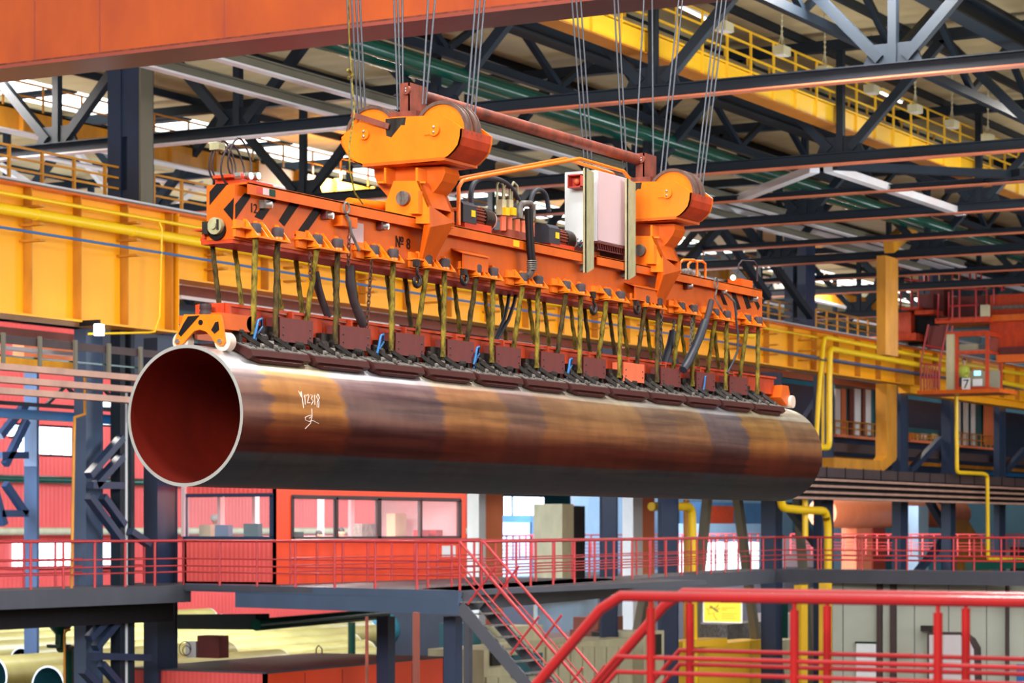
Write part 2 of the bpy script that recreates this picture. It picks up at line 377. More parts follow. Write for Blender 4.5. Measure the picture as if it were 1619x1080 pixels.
    m3 = N('ShaderNodeMix'); m3.data_type = 'RGBA'; m3.blend_type = 'MULTIPLY'; m3.inputs[0].default_value = .5; L(m2.outputs[2], m3.inputs[6]); L(r3.outputs[0], m3.inputs[7])
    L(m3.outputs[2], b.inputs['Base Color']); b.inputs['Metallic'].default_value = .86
    rr = N('ShaderNodeMapRange'); rr.inputs['To Min'].default_value = .26; rr.inputs['To Max'].default_value = .46; L(st.outputs[0], rr.inputs['Value']); L(rr.outputs[0], b.inputs['Roughness'])
    bp = N('ShaderNodeBump'); bp.inputs['Strength'].default_value = .08; bp.inputs['Distance'].default_value = .01; L(rg.outputs[0], bp.inputs['Height']); L(bp.outputs[0], b.inputs['Normal'])
    inner = paint('red_oxide_pipe_bore', (128, 30, 16), .5, metal=.3, dirt=.4, dcol=(56, 12, 14), scale=1)
    return [m, inner, paint('ground_pipe_edge', (188, 192, 192), .4, metal=.6, dirt=.3, scale=6)]
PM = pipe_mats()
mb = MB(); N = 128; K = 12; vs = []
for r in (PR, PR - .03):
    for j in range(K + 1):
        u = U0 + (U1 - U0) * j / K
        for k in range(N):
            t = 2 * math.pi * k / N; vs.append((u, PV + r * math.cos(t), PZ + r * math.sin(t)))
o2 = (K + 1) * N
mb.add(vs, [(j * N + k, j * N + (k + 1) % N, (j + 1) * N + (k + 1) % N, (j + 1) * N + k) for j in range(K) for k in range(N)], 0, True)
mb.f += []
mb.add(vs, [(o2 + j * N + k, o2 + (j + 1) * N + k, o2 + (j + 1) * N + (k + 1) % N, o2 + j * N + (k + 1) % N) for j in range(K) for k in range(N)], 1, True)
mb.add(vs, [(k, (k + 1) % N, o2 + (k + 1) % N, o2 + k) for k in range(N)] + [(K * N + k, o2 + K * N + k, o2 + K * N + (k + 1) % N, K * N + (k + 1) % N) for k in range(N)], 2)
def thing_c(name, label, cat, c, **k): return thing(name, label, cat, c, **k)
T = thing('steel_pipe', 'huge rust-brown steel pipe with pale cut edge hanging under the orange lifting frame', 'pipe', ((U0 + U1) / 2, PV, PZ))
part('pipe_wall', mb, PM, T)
def onpipe(px, py, off=.002):
    d = ray(px, py); R = PR + off
    a = d.y ** 2 + d.z ** 2; b = -2 * (d.y * PV + d.z * PZ); c = PV ** 2 + PZ ** 2 - R * R
    t = (-b - math.sqrt(max(0, b * b - 4 * a * c))) / (2 * a); return d * t
CHALK = paint('chalk_white', (225, 215, 210), .9, dirt=.3, scale=40)
mb = MB()
for st in ([(909, 305), (925, 340), (918, 312)], [(922, 308), (928, 345), (934, 390)], [(940, 325), (942, 372)], [(936, 335), (942, 325)],
           [(948, 330), (956, 322), (960, 332), (952, 365), (966, 364)], [(968, 325), (978, 328), (972, 345), (982, 355), (972, 374)],
           [(988, 325), (990, 374)], [(1003, 322), (998, 335), (1010, 358), (1008, 388), (1000, 384), (1002, 360), (1012, 340), (1006, 322)],
           [(974, 393), (976, 430), (968, 465), (942, 492)], [(976, 425), (958, 428), (942, 436), (944, 450), (962, 456), (980, 452), (1008, 466)], [(962, 440), (976, 430)]):
    pts = []
    for (a, b), (c, d) in zip(st[:-1], st[1:]):
        for i in range(4): pts.append(onpipe(180 + (a + (c - a) * i / 4) / 3.113, 520 + (b + (d - b) * i / 4) / 3.113))
    pts.append(onpipe(180 + st[-1][0] / 3.113, 520 + st[-1][1] / 3.113)); mb.tube(pts, .0028, 5)
part('chalk_writing', mb, CHALK, T, 'white chalk numbers and loop mark')
# ------------------------------------------------------------------ orange lifting frame above the pipe
VF, VB = 12.70, 13.0
UA = uof(371, VF); UB = uof(1205, VF); ZT, ZB = 3.03, 2.53
UBK = [12.6 * (1.432 + .0774 * k) for k in range(12)]         # first sling of each hanger
F = thing('lifting_beam', 'long orange lifting frame number 8 with striped ends hanging from two sheave blocks', 'lifting beam', ((UA + UB) / 2, VF + .15, ZB))
mb = MB(); mb.box(UA, UB, VF, VB, ZB, ZT - .02)
part('box_girder', mb, ORANGE, F)
segs = [(393, 668), (687, 925), (945, 992), (1006, 1041), (1064, 1205)]
for a, b in segs:
    mb = MB(); ua, ub = uof(a, VF - .09), uof(b, VF - .09)
    mb.box(ua, ub, VF - .09, VF - .075, ZT - .10, ZT); mb.box(ua, ub, VF - .09, VB + .05, ZT - .012, ZT + .004)
    part('top_flange', mb, ORANGE, F)
mb = MB(); mb.box(UA, UB, VF + .02, VB + .06, ZB - .03, ZB + .002); part('bottom_flange', mb, ORED, F)
# hazard stripes
mb = MB()
for pl in ([(540, 290), (612, 290), (612, 345), (425, 620), (425, 430)], [(840, 345), (950, 370), (770, 630), (670, 590)], [(1130, 400), (1245, 430), (1050, 710), (980, 640)], [(1440, 470), (1540, 500), (1290, 850), (1180, 830)]):
    part('hazard_stripe', MB().prism(pxv(pl, VF - .004, 8.095, 320, 270), (0, .003, 0)), BLACK, F)
for pl in ([(180, 165), (320, 165), (90, 440), (90, 270)], [(402, 345), (388, 640), (268, 495)]):
    part('hazard_stripe', MB().prism(pxu(pl, UA - .004, 8.095, 320, 270), (.003, 0, 0)), BLACK, F)
for pl in ([(848, 292), (870, 290), (905, 390), (882, 398)], [(910, 295), (935, 298), (965, 385), (940, 392)], [(970, 318), (988, 318), (1015, 375), (1003, 398)], [(785, 300), (802, 300), (830, 370), (806, 365)]):
    part('hazard_stripe', MB().prism(pxv(pl, VF - .004, 3.6, 920, 380), (0, .003, 0)), BLACK, F)
# small flag stickers
for a, b, c in ((696, 768, 0), (772, 850, 1), (856, 930, 2)):
    p = Pv(320 + a / 8.095, 270 + 195 / 8.095, VF - .09); q = Pv(320 + b / 8.095, 270 + (285 + c * 8) / 8.095, VF - .09)
    zc = ZT - .05
    mb = MB(); mb.box(p.x, q.x, VF - .094, VF - .089, zc - .03, zc + .03)
    part('sticker', mb, [REDH, CABP, GREEN][c], F, ['red sticker', 'pink sticker', 'green sticker'][c])
mb = MB(); p = Pv(680 + 750 / 5.685, 230 + 850 / 5.685, VF - .09); mb.box(p.x, p.x + .12, VF - .094, VF - .089, ZT - .085, ZT - .02); part('sticker', mb, YELPIPE, F, 'yellow sticker')
R90 = (math.radians(90), 0, 0)
p = Pv(401, 330, VF - .004); text('number_marking', '12', .12, (p.x, p.y, p.z), R90, BLACK, F)
p = Pv(637, 385, VF - .006); text('number_marking', '№ 8', .15, (p.x, p.y, p.z), R90, BLACK, F)
# end plate reel disc
c = Pu(344, 358, UA - .02); mb = MB(); mb.cyl(c, c + Vector((-.05, 0, 0)), .075, 28); mb.cyl(c + Vector((-.05, 0, 0)), c + Vector((-.075, 0, 0)), .03, 12); part('end_disc', mb, CREAM, F)
mb = MB(); c2 = c + Vector((.02, .01, -.03)); mb.cyl(c2, c2 + Vector((-.03, 0, 0)), .09, 24); part('disc_backing', mb, BLACK, F)
mb = MB(); c = Pu(328, 360, UA - .03); mb.box(c.x - .04, c.x + .04, c.y - .03, c.y + .03, c.z - .06, c.z + .05); mb.box(c.x - .05, c.x - .03, c.y - .15, c.y - .13, c.z - .03, c.z + .06); part('junction_box', mb, DKST, F)
# hangers with rubber buffers, front and back
for side in (0, 1):
    for k, u in enumerate(UBK):
        ua = u - .12; ub = u + .56; v0 = VF if side == 0 else VB; sgn = -1 if side == 0 else 1; ve = v0 + sgn * .16
        mb = MB(); z0 = ZB + .02
        mb.box(u - .03, ub - .08, v0, ve, z0, z0 + .016)
        mb.box(u - .2, u - .03, v0, v0 + sgn * .1, z0 + .07, z0 + .085)
        for g in (u - .03, u + .13, u + .22, u + .46):
            mb.prism([(g, v0, z0 + .17), (g, v0 + sgn * .03, z0 + .17), (g, ve, z0 + .015), (g, v0, z0)], (.014, 0, 0))
        mb.box(ua - .06, ua + .08, v0, v0 + sgn * .03, z0 + .0, z0 + .15)
        for w in (u + .04, u + .385): mb.cyl((w, v0 + sgn * .085, z0 + .016), (w, v0 + sgn * .085, z0 + .045), .05, 14)
        h = part('sling_hanger', mb, ORANGE2 if side == 0 else ORED, F)
        for w in (u + .04, u + .385):
            mb = MB(); mb.tube([(w, v0 + sgn * .085, z0 + .045), (w, v0 + sgn * .085, z0 + .12), (w, v0 + sgn * .085, z0 + .135)], .05, 14, rs=[.052, .056, .035]); part('rubber_buffer', mb, RUBBER, h)
# headlamps
for px, py, lit in ((418, 324, 0), (515, 341, 1), (603, 358, 1), (924, 424, 0), (989, 434, 0), (1087, 453, 1), (1141, 462, 1), (1191, 473, 0)):
    p = Pv(px - 5, py, VF); mb = MB(); mb.box(p.x - .035, p.x + .055, VF - .06, VF, p.z - .035, p.z + .04)
    h = part('headlamp', mb, GREYST if not lit else MAROON, F)
    q = Vector((p.x + .045, VF - .06, p.z)); d = Vector((.25, -1, -.15)).normalized()
    mb = MB(); mb.cyl(q + Vector((-.03, .02, 0)), q + d * .02, .034, 18); mb.cyl(q + d * .019, q + d * .024, .026, 18, 1)
    part('lamp_lens', mb, [STEEL, LAMPG if lit else CABW], h)
# antenna rings, signal lamps on the near end
mb = MB()
for px, py, v in ((354, 256, 12.95), (349, 257, 13.0), (379, 252, 12.78), (368, 262, 12.82)):
    c = Pv(px, py, v); mb.tube([(c.x + .17 * math.cos(t * math.pi / 12), v + .02 * math.sin(t * math.pi / 6), c.z + .185 * math.sin(t * math.pi / 12)) for t in range(25)], .009, 6)
part('cable_ring', mb, RUBBER, F)
p = Pv(348, 231, 12.9); mb = MB(); mb.box(p.x - .05, p.x + .05, 12.88, 12.98, p.z - .035, p.z + .03); part('small_box', mb, CREAM, F)
mb = MB(); mb.box(UA + .1, UA + .62, VF + .02, VB - .02, ZT, ZT + .05); mb.box(UA + .02, UA + .4, VF + .05, VB - .05, ZT + .05, ZT + .075); part('lamp_tray', mb, ORED, F)
for px, m_ in ((383, REDH), (397, LAMPG), (409, LAMPC)):
    p = Pv(px, 278, VF - .01); mb = MB(); mb.cyl(p, p + Vector((0, .07, 0)), .032, 16); mb.sph(p, .03, 12, 6, 1, (1, .5, 1)); part('signal_lamp', mb, [STEEL, m_], F)
# shackle lever on the front and pink plate
mb = MB(); c = Pv(548, 329, VF - .12)
mb.tube([(c.x + .045 * math.cos(t * math.pi / 8), c.y, c.z + .05 * math.sin(t * math.pi / 8)) for t in range(17)], .011, 8)
mb.tube([Pv(547, 340, VF - .12), Pv(553, 350, VF - .12), Pv(555, 368, VF - .12), Pv(568, 396, VF - .12)], .014, 8); part('release_lever', mb, GREYST, F)
p = Pv(553, 350, VF - .01); q = Pv(574, 388, VF - .01); mb = MB(); mb.box(p.x, q.x, VF - .015, VF - .001, q.z, p.z); part('cover_plate', mb, CABP, F)
p = Pv(527, 341, VF); q = Pv(551, 362, VF); mb = MB(); mb.box(p.x, q.x, VF - .1, VF, q.z, p.z); part('side_box', mb, ORANGE, F)
mb = MB(); c = Pv(1132, 448, VF - .12)
mb.tube([(c.x + .05 * math.cos(t * math.pi / 8), c.y, c.z + .065 * math.sin(t * math.pi / 8)) for t in range(17)], .011, 8)
mb.tube([Pv(1133, 458, VF - .12), Pv(1130, 470, VF - .12), Pv(1143, 494, VF - .12)], .012, 8); mb.tube([Pv(1146, 462, VF - .1), Pv(1160, 476, VF - .1), Pv(1165, 498, VF - .1)], .016, 8); part('release_lever', mb, GREYST, F)
# slanted hoods over the hooks
for a, b, c, d in ((713, 398, 748, 412), (987, 450, 1019, 462)):
    p, q = Pv(a, b, VF), Pv(d * 0 + c, d, VF)
    mb = MB(); mb.prism([(p.x, VF, ZB + .29), (p.x, VF - .14, ZB + .24), (q.x + .1, VF - .14, ZB + .24), (q.x + .1, VF, ZB + .29)], (0, 0, -.012))
    mb.box(p.x + .05, q.x + .1, VF - .12, VF - .1, ZB + .08, ZB + .24); part('hook_hood', mb, ORANGE, F)
# crane hooks under the frame
for i, (px, py) in enumerate(((659, 441), (734, 438), (938, 485), (1007, 485))):
    c = Pv(px, py + 2, VF - .1); mb = MB(); r = .058
    pts = [(c.x + .0, c.y, ZB + .06), (c.x + .01, c.y, c.z + .1)] + [(c.x + r * math.sin(t * .5 + .15), c.y, c.z + r * math.cos(t * .5 + .15)) for t in range(11)]
    mb.tube(pts, .02, 8, rs=[.014, .016] + [.015 + .010 * math.sin(t / 10 * math.pi) for t in range(11)])
    mb.box(c.x - .03, c.x + .03, c.y - .02, c.y + .03, ZB + .02, ZB + .09)
    solo('lifting_hook', ['dark steel hook under the frame left of the slanted hood near the number 8', 'dark steel hook under the slanted hood right of the number 8', 'dark steel hook under the frame below the cream cabinet posts, left one', 'dark steel hook under the slanted hood between cabinet and far end'][i], 'hook', mb, DKST)
# far-end loop, box and little guard
mb = MB()
for v in (12.78, 12.95): mb.tube([Pv(x, y, v) for x, y in ((1167, 433), (1168, 418), (1173, 412), (1192, 413), (1197, 420), (1197, 445))], .012, 6)
part('far_guard_loop', mb, RUBBER, F)
p = Pv(1168, 434, 12.8); mb = MB(); mb.box(p.x, p.x + .35, 12.76, 12.95, ZT, ZT + .13); part('lamp_tray', mb, ORANGE, F)
p = Pv(1159, 439, VF); mb = MB(); mb.sph(p, .035); part('signal_lamp', mb, LAMPC, F)
mb = MB()
for dx, v in ((0, 12.72), (13, 12.95)): mb.tube([Pv(x + dx, y + (0 if dx == 0 else 2), v) for x, y in ((1075, 436), (1075, 416), (1080, 411), (1097, 411), (1102, 415), (1102, 440))], .016, 8)
part('small_guard_rail', mb, ORANGE2, F)
# clevis plates where the blocks pin on
# ------------------------------------------------------------------ sheave blocks
def block(px_pin, label):
    u1 = Pv(px_pin, 315, 12.84).x
    du = u1 - BU; return du
BU = Pv(640, 315, 12.84).x
G = thing('sheave_block', 'orange twin-sheave block on the left end of the rusty tie bar', 'sheave block', (BU, 12.84, 3.1))
sc, ox, oy = 3.857, 520, 120
ub = BU - .15; ubk = BU + .42
plate = pxu([(65, 372), (85, 355), (130, 326), (165, 295), (200, 272), (330, 262), (400, 250), (690, 240), (750, 272), (812, 320), (808, 370), (795, 420), (770, 455), (735, 490), (690, 510), (640, 526), (480, 536), (210, 545), (165, 530), (130, 505), (95, 460), (75, 415)], ub, sc, ox, oy)
mb = MB(); mb.prism(plate, (.03, 0, 0)); part('front_cheek_plate', mb, ORANGE2, G)
mb = MB(); mb.prism([p + Vector((ubk - ub, 0, 0)) for p in plate], (.03, 0, 0)); part('rear_cheek_plate', mb, ORANGE2, G)
mb = MB(); n = len(plate); low = plate[9:22] + plate[0:2]
inn = [Vector((p.x, 12.84 + (p.y - 12.84) * .97, 3.75 + (p.z - 3.75) * .96)) for p in low]
for a, b, c, d in zip(low[:-1], low[1:], inn[:-1], inn[1:]): mb.prism([a, b, d, c], (ubk - ub, 0, 0))
part('wrap_plate', mb, ORED, G)  # redder orange paints shade into the sides of the block
bosses = [(222, 357), (648, 330)]
for i, (bx, by) in enumerate(bosses):
    c = Pu(ox + bx / sc, oy + by / sc, ub); mb = MB(); r = .055 if i == 0 else .06
    mb.cyl(c, c - Vector((.03, 0, 0)), r, 28)
    for s_ in ((-.0, .024), (.0, -.024)): mb.sph((c.x - .032, c.y, c.z + s_[1]), .015, 10, 6, 1)
    part('pin_boss', mb, [ORANGE2, STEEL], G)
    for uu in (ub + .10, ub + .28):
        cc = Vector((uu, c.y, c.z)); mb = MB(); mb.ring(cc, (1, 0, 0), .268, .292, .10, 48, 1); mb.ring(cc, (1, 0, 0), .292, .302, .016, 48, 1); mb.ring(cc + Vector((.085, 0, 0)), (1, 0, 0), .292, .302, .016, 48, 1)
        mb.cyl(cc + Vector((.02, 0, 0)), cc + Vector((.08, 0, 0)), .27, 40, 0)
        part('sheave', mb, [ORANGE2, RIMM], G)
p = Pu(ox + 600 / sc, oy + 330 / sc, ub); mb = MB(); mb.box(ub - .012, ub, p.y - .04, p.y + .03, p.z - .05, p.z + .055); part('keeper_plate', mb, ORANGE2, G)
# worn black patch and brown strap plate
mb = MB(); mb.prism(pxu([(345, 262), (470, 252), (462, 300), (440, 300), (400, 350), (380, 375), (350, 365), (345, 320)], ub - .002, sc, ox, oy), (.002, 0, 0)); part('worn_patch', mb, DKST, G, 'blackened worn patch')
mb = MB(); mb.beam(Pu(556, 181, ub - .08), Pu(615, 200, ub - .03), .02, .055); part('strap_plate', mb, RUST, G)
# neck: flange, ribbed half-round yoke, clevis and pin
def P(x, y, u): return Pu(ox + x / sc, oy + y / sc, u)
mb = MB(); a = P(215, 545, ub); b = P(712, 545, ub)
mb.box(ub - .03, ubk + .05, a.y - .0, b.y, a.z - .02, a.z + .01)
yo = pxu([(275, 560), (700, 552), (710, 590), (690, 640), (655, 690), (610, 735), (540, 800), (400, 800), (345, 720), (300, 670), (278, 610)], BU + .03, sc, ox, oy)
mb.prism(yo, (.28, 0, 0))
part('yoke', mb, ORANGE, G)
for x in (342, 535):
    mb = MB(); p = P(x, 560, ub); q = P(x, 655, ub); mb.box(ub + .0, BU + .03, p.y - .012, p.y + .012, q.z, p.z)
    part('neck_rib', mb, ORANGE2, G); mb = MB()
    mb.prism([P(x, 655, ub), P(x - (45 if x < 400 else -55), 655, ub), P(x - (45 if x < 400 else -55), 655, ub + .17), P(x, 655, ub + .17)], (0, 0, .02)); part('neck_rib', mb, ORANGE2, G)

mb = MB(); cl = pxu([(395, 640), (545, 640), (612, 800), (612, 900), (345, 900), (345, 775)], ub - .02, sc, ox, oy)
part('clevis_plate', MB().prism([p + Vector((.42, 0, 0)) for p in cl], (.06, 0, 0)), ORANGE, G); mb.prism(cl, (.06, 0, 0))
mb.prism(pxu([(545, 700), (480, 840), (545, 840)], ub - .10, sc, ox, oy), (.09, 0, 0))
part('clevis', mb, ORANGE2, G)
mb = MB(); zt = cl[2].z; vr = cl[2].y
mb.prism([(ub - .02, vr, zt + .02), (ub + .44, vr - .02, zt - .1), (ub + .32, 12.64, ZB + .05), (ub + .12, 12.64, ZB + .05), (ub + .0, vr, ZT - .1)], (0, .03, 0))
mb.prism([Vector((ub - .02, cl[1].y, cl[1].z)), Vector((ub + .46, cl[1].y, cl[1].z)), Vector((ub + .46, vr, zt)), Vector((ub - .02, vr, zt))], (0, .02, 0))
part('side_lug', mb, ORANGE, G)
c = P(462, 748, ub - .02); mb = MB(); mb.cyl(c, c - Vector((.05, 0, 0)), .07, 28); part('clevis_pin', mb, GREYST, G)
mb = MB(); c = P(350, 785, ub + .1); mb.cyl((c.x, c.y + .0, c.z - .02), (c.x - .65, c.y + .02, c.z - .05), .045, 18); mb.cyl((c.x, c.y, c.z - .02), (c.x + .02, c.y, c.z - .018), .034, 18, 1); part('stay_tube', mb, [ORANGE2, RUBBER], G)
# top bracket for the tie bar
mb = MB(); a = P(450, 50, BU); b = P(510, 235, BU)
mb.box(BU - .05, BU + .02, b.y, a.y, b.z - .02, a.z - .0); mb.box(BU + .2, BU + .27, b.y, a.y, b.z - .02, a.z); mb.box(BU - .1, BU + .32, b.y - .1, a.y + .1, b.z - .04, b.z + .02)
mb.box(BU - .05, BU + .27, b.y, b.y + .02, b.z, a.z)
part('tie_bar_bracket', mb, RUST, G)
c = P(478, 88, BU - .05); mb = MB(); mb.cyl(c, c - Vector((.03, 0, 0)), .045, 20); mb.sph((c.x - .03, c.y, c.z + .012), .012, 8, 6, 1); mb.sph((c.x - .03, c.y, c.z - .014), .012, 8, 6, 1); part('bracket_boss', mb, [RUST, STEEL], G)
DB = Pv(1011, 395, 12.84).x - BU
G2 = dup(G, (DB, 0, 0), 'orange twin-sheave block on the right end of the tie bar, behind the white cabinet')
# tie bar
zb = Pv(672, 152, 12.84).z
mb = MB(); a = Vector((BU + .1, 12.84, Pv(672, 156, 12.84).z - .02)); b = Vector((BU + DB + .1, 12.84, Pv(1012, 246, 12.84).z - .02)); b.z = a.z = (a.z + b.z) / 2
mb.cyl(a, b, .062, 24); solo('tie_bar', 'long rusty red tube joining the tops of the two sheave blocks', 'tie bar', mb, RUST)
# ------------------------------------------------------------------ wire ropes up to the trolley
rp_ = [(549, 565, .0, 'left'), (556, 571, .0, 'left'), (563, 578, .0, 'left'), (569, 583, .0, 'left')]
ROPEDEF = [  # px at y=0, px at bottom, bottom y, plane v, text
 (549, 558, 190, 13.35, 'wire rope falling to the left rim of the near sheave block, leftmost of four'),
 (556, 566, 190, 13.35, 'wire rope at the near block left rim, second from the left'),
 (563, 572, 190, 13.35, 'wire rope at the near block left rim, third from the left'),
 (569, 578, 190, 13.35, 'wire rope at the near block left rim, rightmost of four'),
 (623, 629, 175, 12.95, 'wire rope just left of the rusty bracket on the near block, outer one'),
 (629, 633, 175, 12.95, 'wire rope just left of the rusty bracket on the near block, middle one'),
 (636, 637, 175, 12.95, 'wire rope just left of the rusty bracket on the near block, inner one'),
 (677, 668, 165, 12.75, 'wire rope right of the rusty bracket crossing the tie bar, left one'),
 (688, 673, 165, 12.75, 'wire rope right of the rusty bracket crossing the tie bar, right one'),
 (752, 737, 195, 12.35, 'wire rope over the right wheel of the near block, left of three'),
 (759, 743, 198, 12.35, 'wire rope over the right wheel of the near block, middle of three'),
 (766, 749, 202, 12.35, 'wire rope over the right wheel of the near block, right of three'),
 (904, 925, 275, 13.35, 'wire rope hanging behind the white cabinet, left of three'),
 (911, 931, 275, 13.35, 'wire rope hanging behind the white cabinet, middle of three'),
 (918, 937, 275, 13.35, 'wire rope hanging behind the white cabinet, right of three'),
 (971, 986, 285, 12.97, 'wire rope left of the far tie bar bracket, outer of the pair'),
 (977, 992, 285, 12.97, 'wire rope left of the far tie bar bracket, inner of the pair'),
 (1018, 1005, 250, 12.88, 'single wire rope meeting the far end of the tie bar'),
 (1031, 1033, 290, 12.8, 'single vertical wire rope right of the far tie bar bracket'),
 (1073, 1043, 290, 12.7, 'slanting wire rope left of the far block wheel, left of the pair'),
 (1079, 1050, 290, 12.7, 'slanting wire rope left of the far block wheel, right of the pair'),
 (1134, 1100, 293, 12.35, 'wire rope over the wheel of the far block, left of three'),
 (1141, 1105, 296, 12.35, 'wire rope over the wheel of the far block, middle of three'),
 (1148, 1110, 300, 12.35, 'wire rope over the wheel of the far block, right of three')]
for a, b, yb, v, lb in ROPEDEF:
    p = Pv(b, yb, v); q = Pv(a, 0, v); q.y = v; q = p + (q - p) * 1.5
    mb = MB(); mb.tube([p, q], .0105, 7); solo('wire_rope', lb, 'rope', mb, ROPE, group='wire ropes of the crane hoist')
mb = MB(); mb.tube([Pv(551, 0, 13.3), Pv(552, 60, 13.3), Pv(556, 120, 13.3), Pv(560, 180, 13.0), Pv(552, 232, 12.7), Pv(553, 270, 12.6), Pv(561, 305, 12.6), Pv(574, 323, 12.62)], .008, 7)
mb.tube([Pv(550, 110, 13.3), Pv(557, 118, 13.3), Pv(551, 124, 13.3)], .018, 7)
solo('control_cable', 'thin yellowish cable dangling from the ropes down to the frame top', 'cable', mb, STRAP)
# ------------------------------------------------------------------ slings
def sling(u, v0, z0, u1, v1, z1, lb, mat, r=.027, grp=None):
    mb = MB(); pts = []; rs = []
    for i in range(15):
        t = i / 14; pts.append((u + (u1 - u) * t + .0025 * math.sin(i * 1.1 + u * 9), v0 + (v1 - v0) * t + .0025 * math.cos(i * 1.3 + u * 5), z0 + (z1 - z0) * t)); rs.append(r * (1 + .08 * math.sin(i * 2.3 + u * 7)))
    mb.tube(pts, r, 9, rs=rs); solo('sling', lb, 'sling', mb, mat, group=grp)
for k, u in enumerate(UBK):
    for j in (0, 1):
        if k == 2 and j == 0: continue
        uu = u + .345 * j + .0
        zb = 1.84 if (j == 0 and k not in (0,)) else 1.70
        sling(uu + .04, VF - .085, ZB + .03, uu - .02, VF - (.0 if j == 0 and k else .10), zb, '%s sling of the %s hanger pair from the striped near end, front row' % (['left', 'right'][j], ORD[k]), STRAPD if (k * 2 + j) in (1, 3, 8, 12, 16, 17) else STRAP, grp='front slings between frame and magnets')
    for j in (0, 1):
        uu = u + .345 * j + .02
        sling(uu, VB + .07, ZB + .02, uu + .0, VB - .02, 1.93, '%s sling of the %s hanger pair from the striped near end, back row' % (['left', 'right'][j], ORD[k]), STRAPD if (k + j) % 4 == 0 else STRAP, r=.023, grp='back slings between frame and magnets')
# ------------------------------------------------------------------ lower frame
U2A = 17.75; U2B = 29.95
T = thing('magnet_carrier', 'lower orange frame carrying the magnets on top of the pipe', 'frame', ((U2A + U2B) / 2, 12.84, 1.7))
mb = MB(); mb.box(U2A, U2B, 12.74, 12.95, 1.74, 1.94); mb.box(U2A, U2B, 12.70, 12.99, 1.94, 1.965)
for k in range(12):
    c = 17.95 + .975 * k
    mb.prism([(c - .16, 12.72, 1.95), (c + .38, 12.72, 1.95), (c + .38, 12.72, 1.72), (c + .27, 12.72, 1.64), (c + .0, 12.72, 1.64), (c - .16, 12.72, 1.76)], (0, .05, 0))
    mb.box(c - .2, c - .17, 12.66, 13.02, 1.70, 1.96)
part('frame_beam', mb, ORED, T)
for k in range(12):
    c = 18.45 + .975 * k
    if k == 11: c -= .35
    mb = MB(); mb.box(c - .22, c + .18, 12.66, 12.98, 1.60, 1.80); mb.cyl((c - .3, 12.64, 1.68), (c - .2, 12.64, 1.68), .05, 12); mb.cyl((c + .22, 12.62, 1.66), (c + .34, 12.62, 1.66), .045, 12)
    part('coil_housing', mb, DKST, T)
mb = MB(); p = Pv(345, 490, 12.72); mb.box(U2A - .02, U2A + .02, 12.70, 12.98, 1.76, 1.96); part('end_stop_plate', mb, ORED, T)
mb = MB(); c = Pu(325, 497, 17.62); mb.tube([(c.x, c.y, c.z - .02), (c.x, c.y, c.z + .02), (c.x, c.y, c.z + .035), (c.x, c.y, c.z + .045), (c.x, c.y, c.z + .09)], .05, 18, rs=[.052, .055, .045, .055, .05]); part('rubber_stop', mb, RUBBER, T)
# roller carriage at the near end
ur = 17.52
ro = [(125, 555), (355, 555), (368, 600), (385, 735), (372, 755), (345, 755), (322, 735), (300, 700), (265, 665), (225, 652), (190, 662), (155, 700), (115, 745), (80, 755), (62, 738), (72, 700), (110, 600)]
mb = MB(); mb.prism(pxu(ro, ur, 4.05, 260, 360), (.025, 0, 0)); c = Pu(260 + 232 / 4.05, 360 + 607 / 4.05, ur); mb.cyl(c - Vector((.004, 0, 0)), c + Vector((.0, 0, 0)), .024, 16, 1)
R = part('roller_plate', mb, [ORANGE2, BLACK], T, 'worn orange roller plate')
mb = MB()
for pl in ([(150, 568), (225, 562), (105, 698), (88, 680), (118, 620)], [(325, 605), (345, 600), (350, 655), (320, 680), (298, 655)]): mb.prism(pxu(pl, ur - .003, 4.05, 260, 360), (.002, 0, 0))
part('worn_stripe', mb, BLACK, R)
for wx in (88, 358):
    c = Pu(260 + wx / 4.05, 360 + 728 / 4.05, ur)
    mb = MB(); o_ = Vector((.03, 0, 0)) ; mb.cyl(c + o_, c + o_ + Vector((.09, 0, 0)), .082, 28); part('roller', mb, WHEELM, T)
    mb = MB(); mb.cyl(c - Vector((.02, 0, 0)), c, .022, 14); part('roller_bolt', mb, STEEL, R)
mb = MB(); mb.box(ur + .02, U2A + .25, 12.60, 12.70, 1.72, 1.86); mb.cyl((U2A + .25, 12.60, 1.79), (U2A + .25, 12.70, 1.79), .07, 16); mb.box(ur + .03, ur + .22, 12.62, 13.05, 1.78, 1.85); part('roller_arm', mb, ORANGE, T)
mb = MB(); mb.prism([(29.95, 12.62, 1.86), (30.15, 12.62, 1.86), (30.26, 12.62, 1.66), (30.1, 12.62, 1.60), (29.9, 12.62, 1.7)], (0, .42, 0)); part('far_roller_bracket', mb, ORANGE, T)
mb = MB(); mb.cyl((30.22, 12.58, 1.655), (30.22, 12.70, 1.655), .082, 24); part('roller', mb, WHEELM, T)
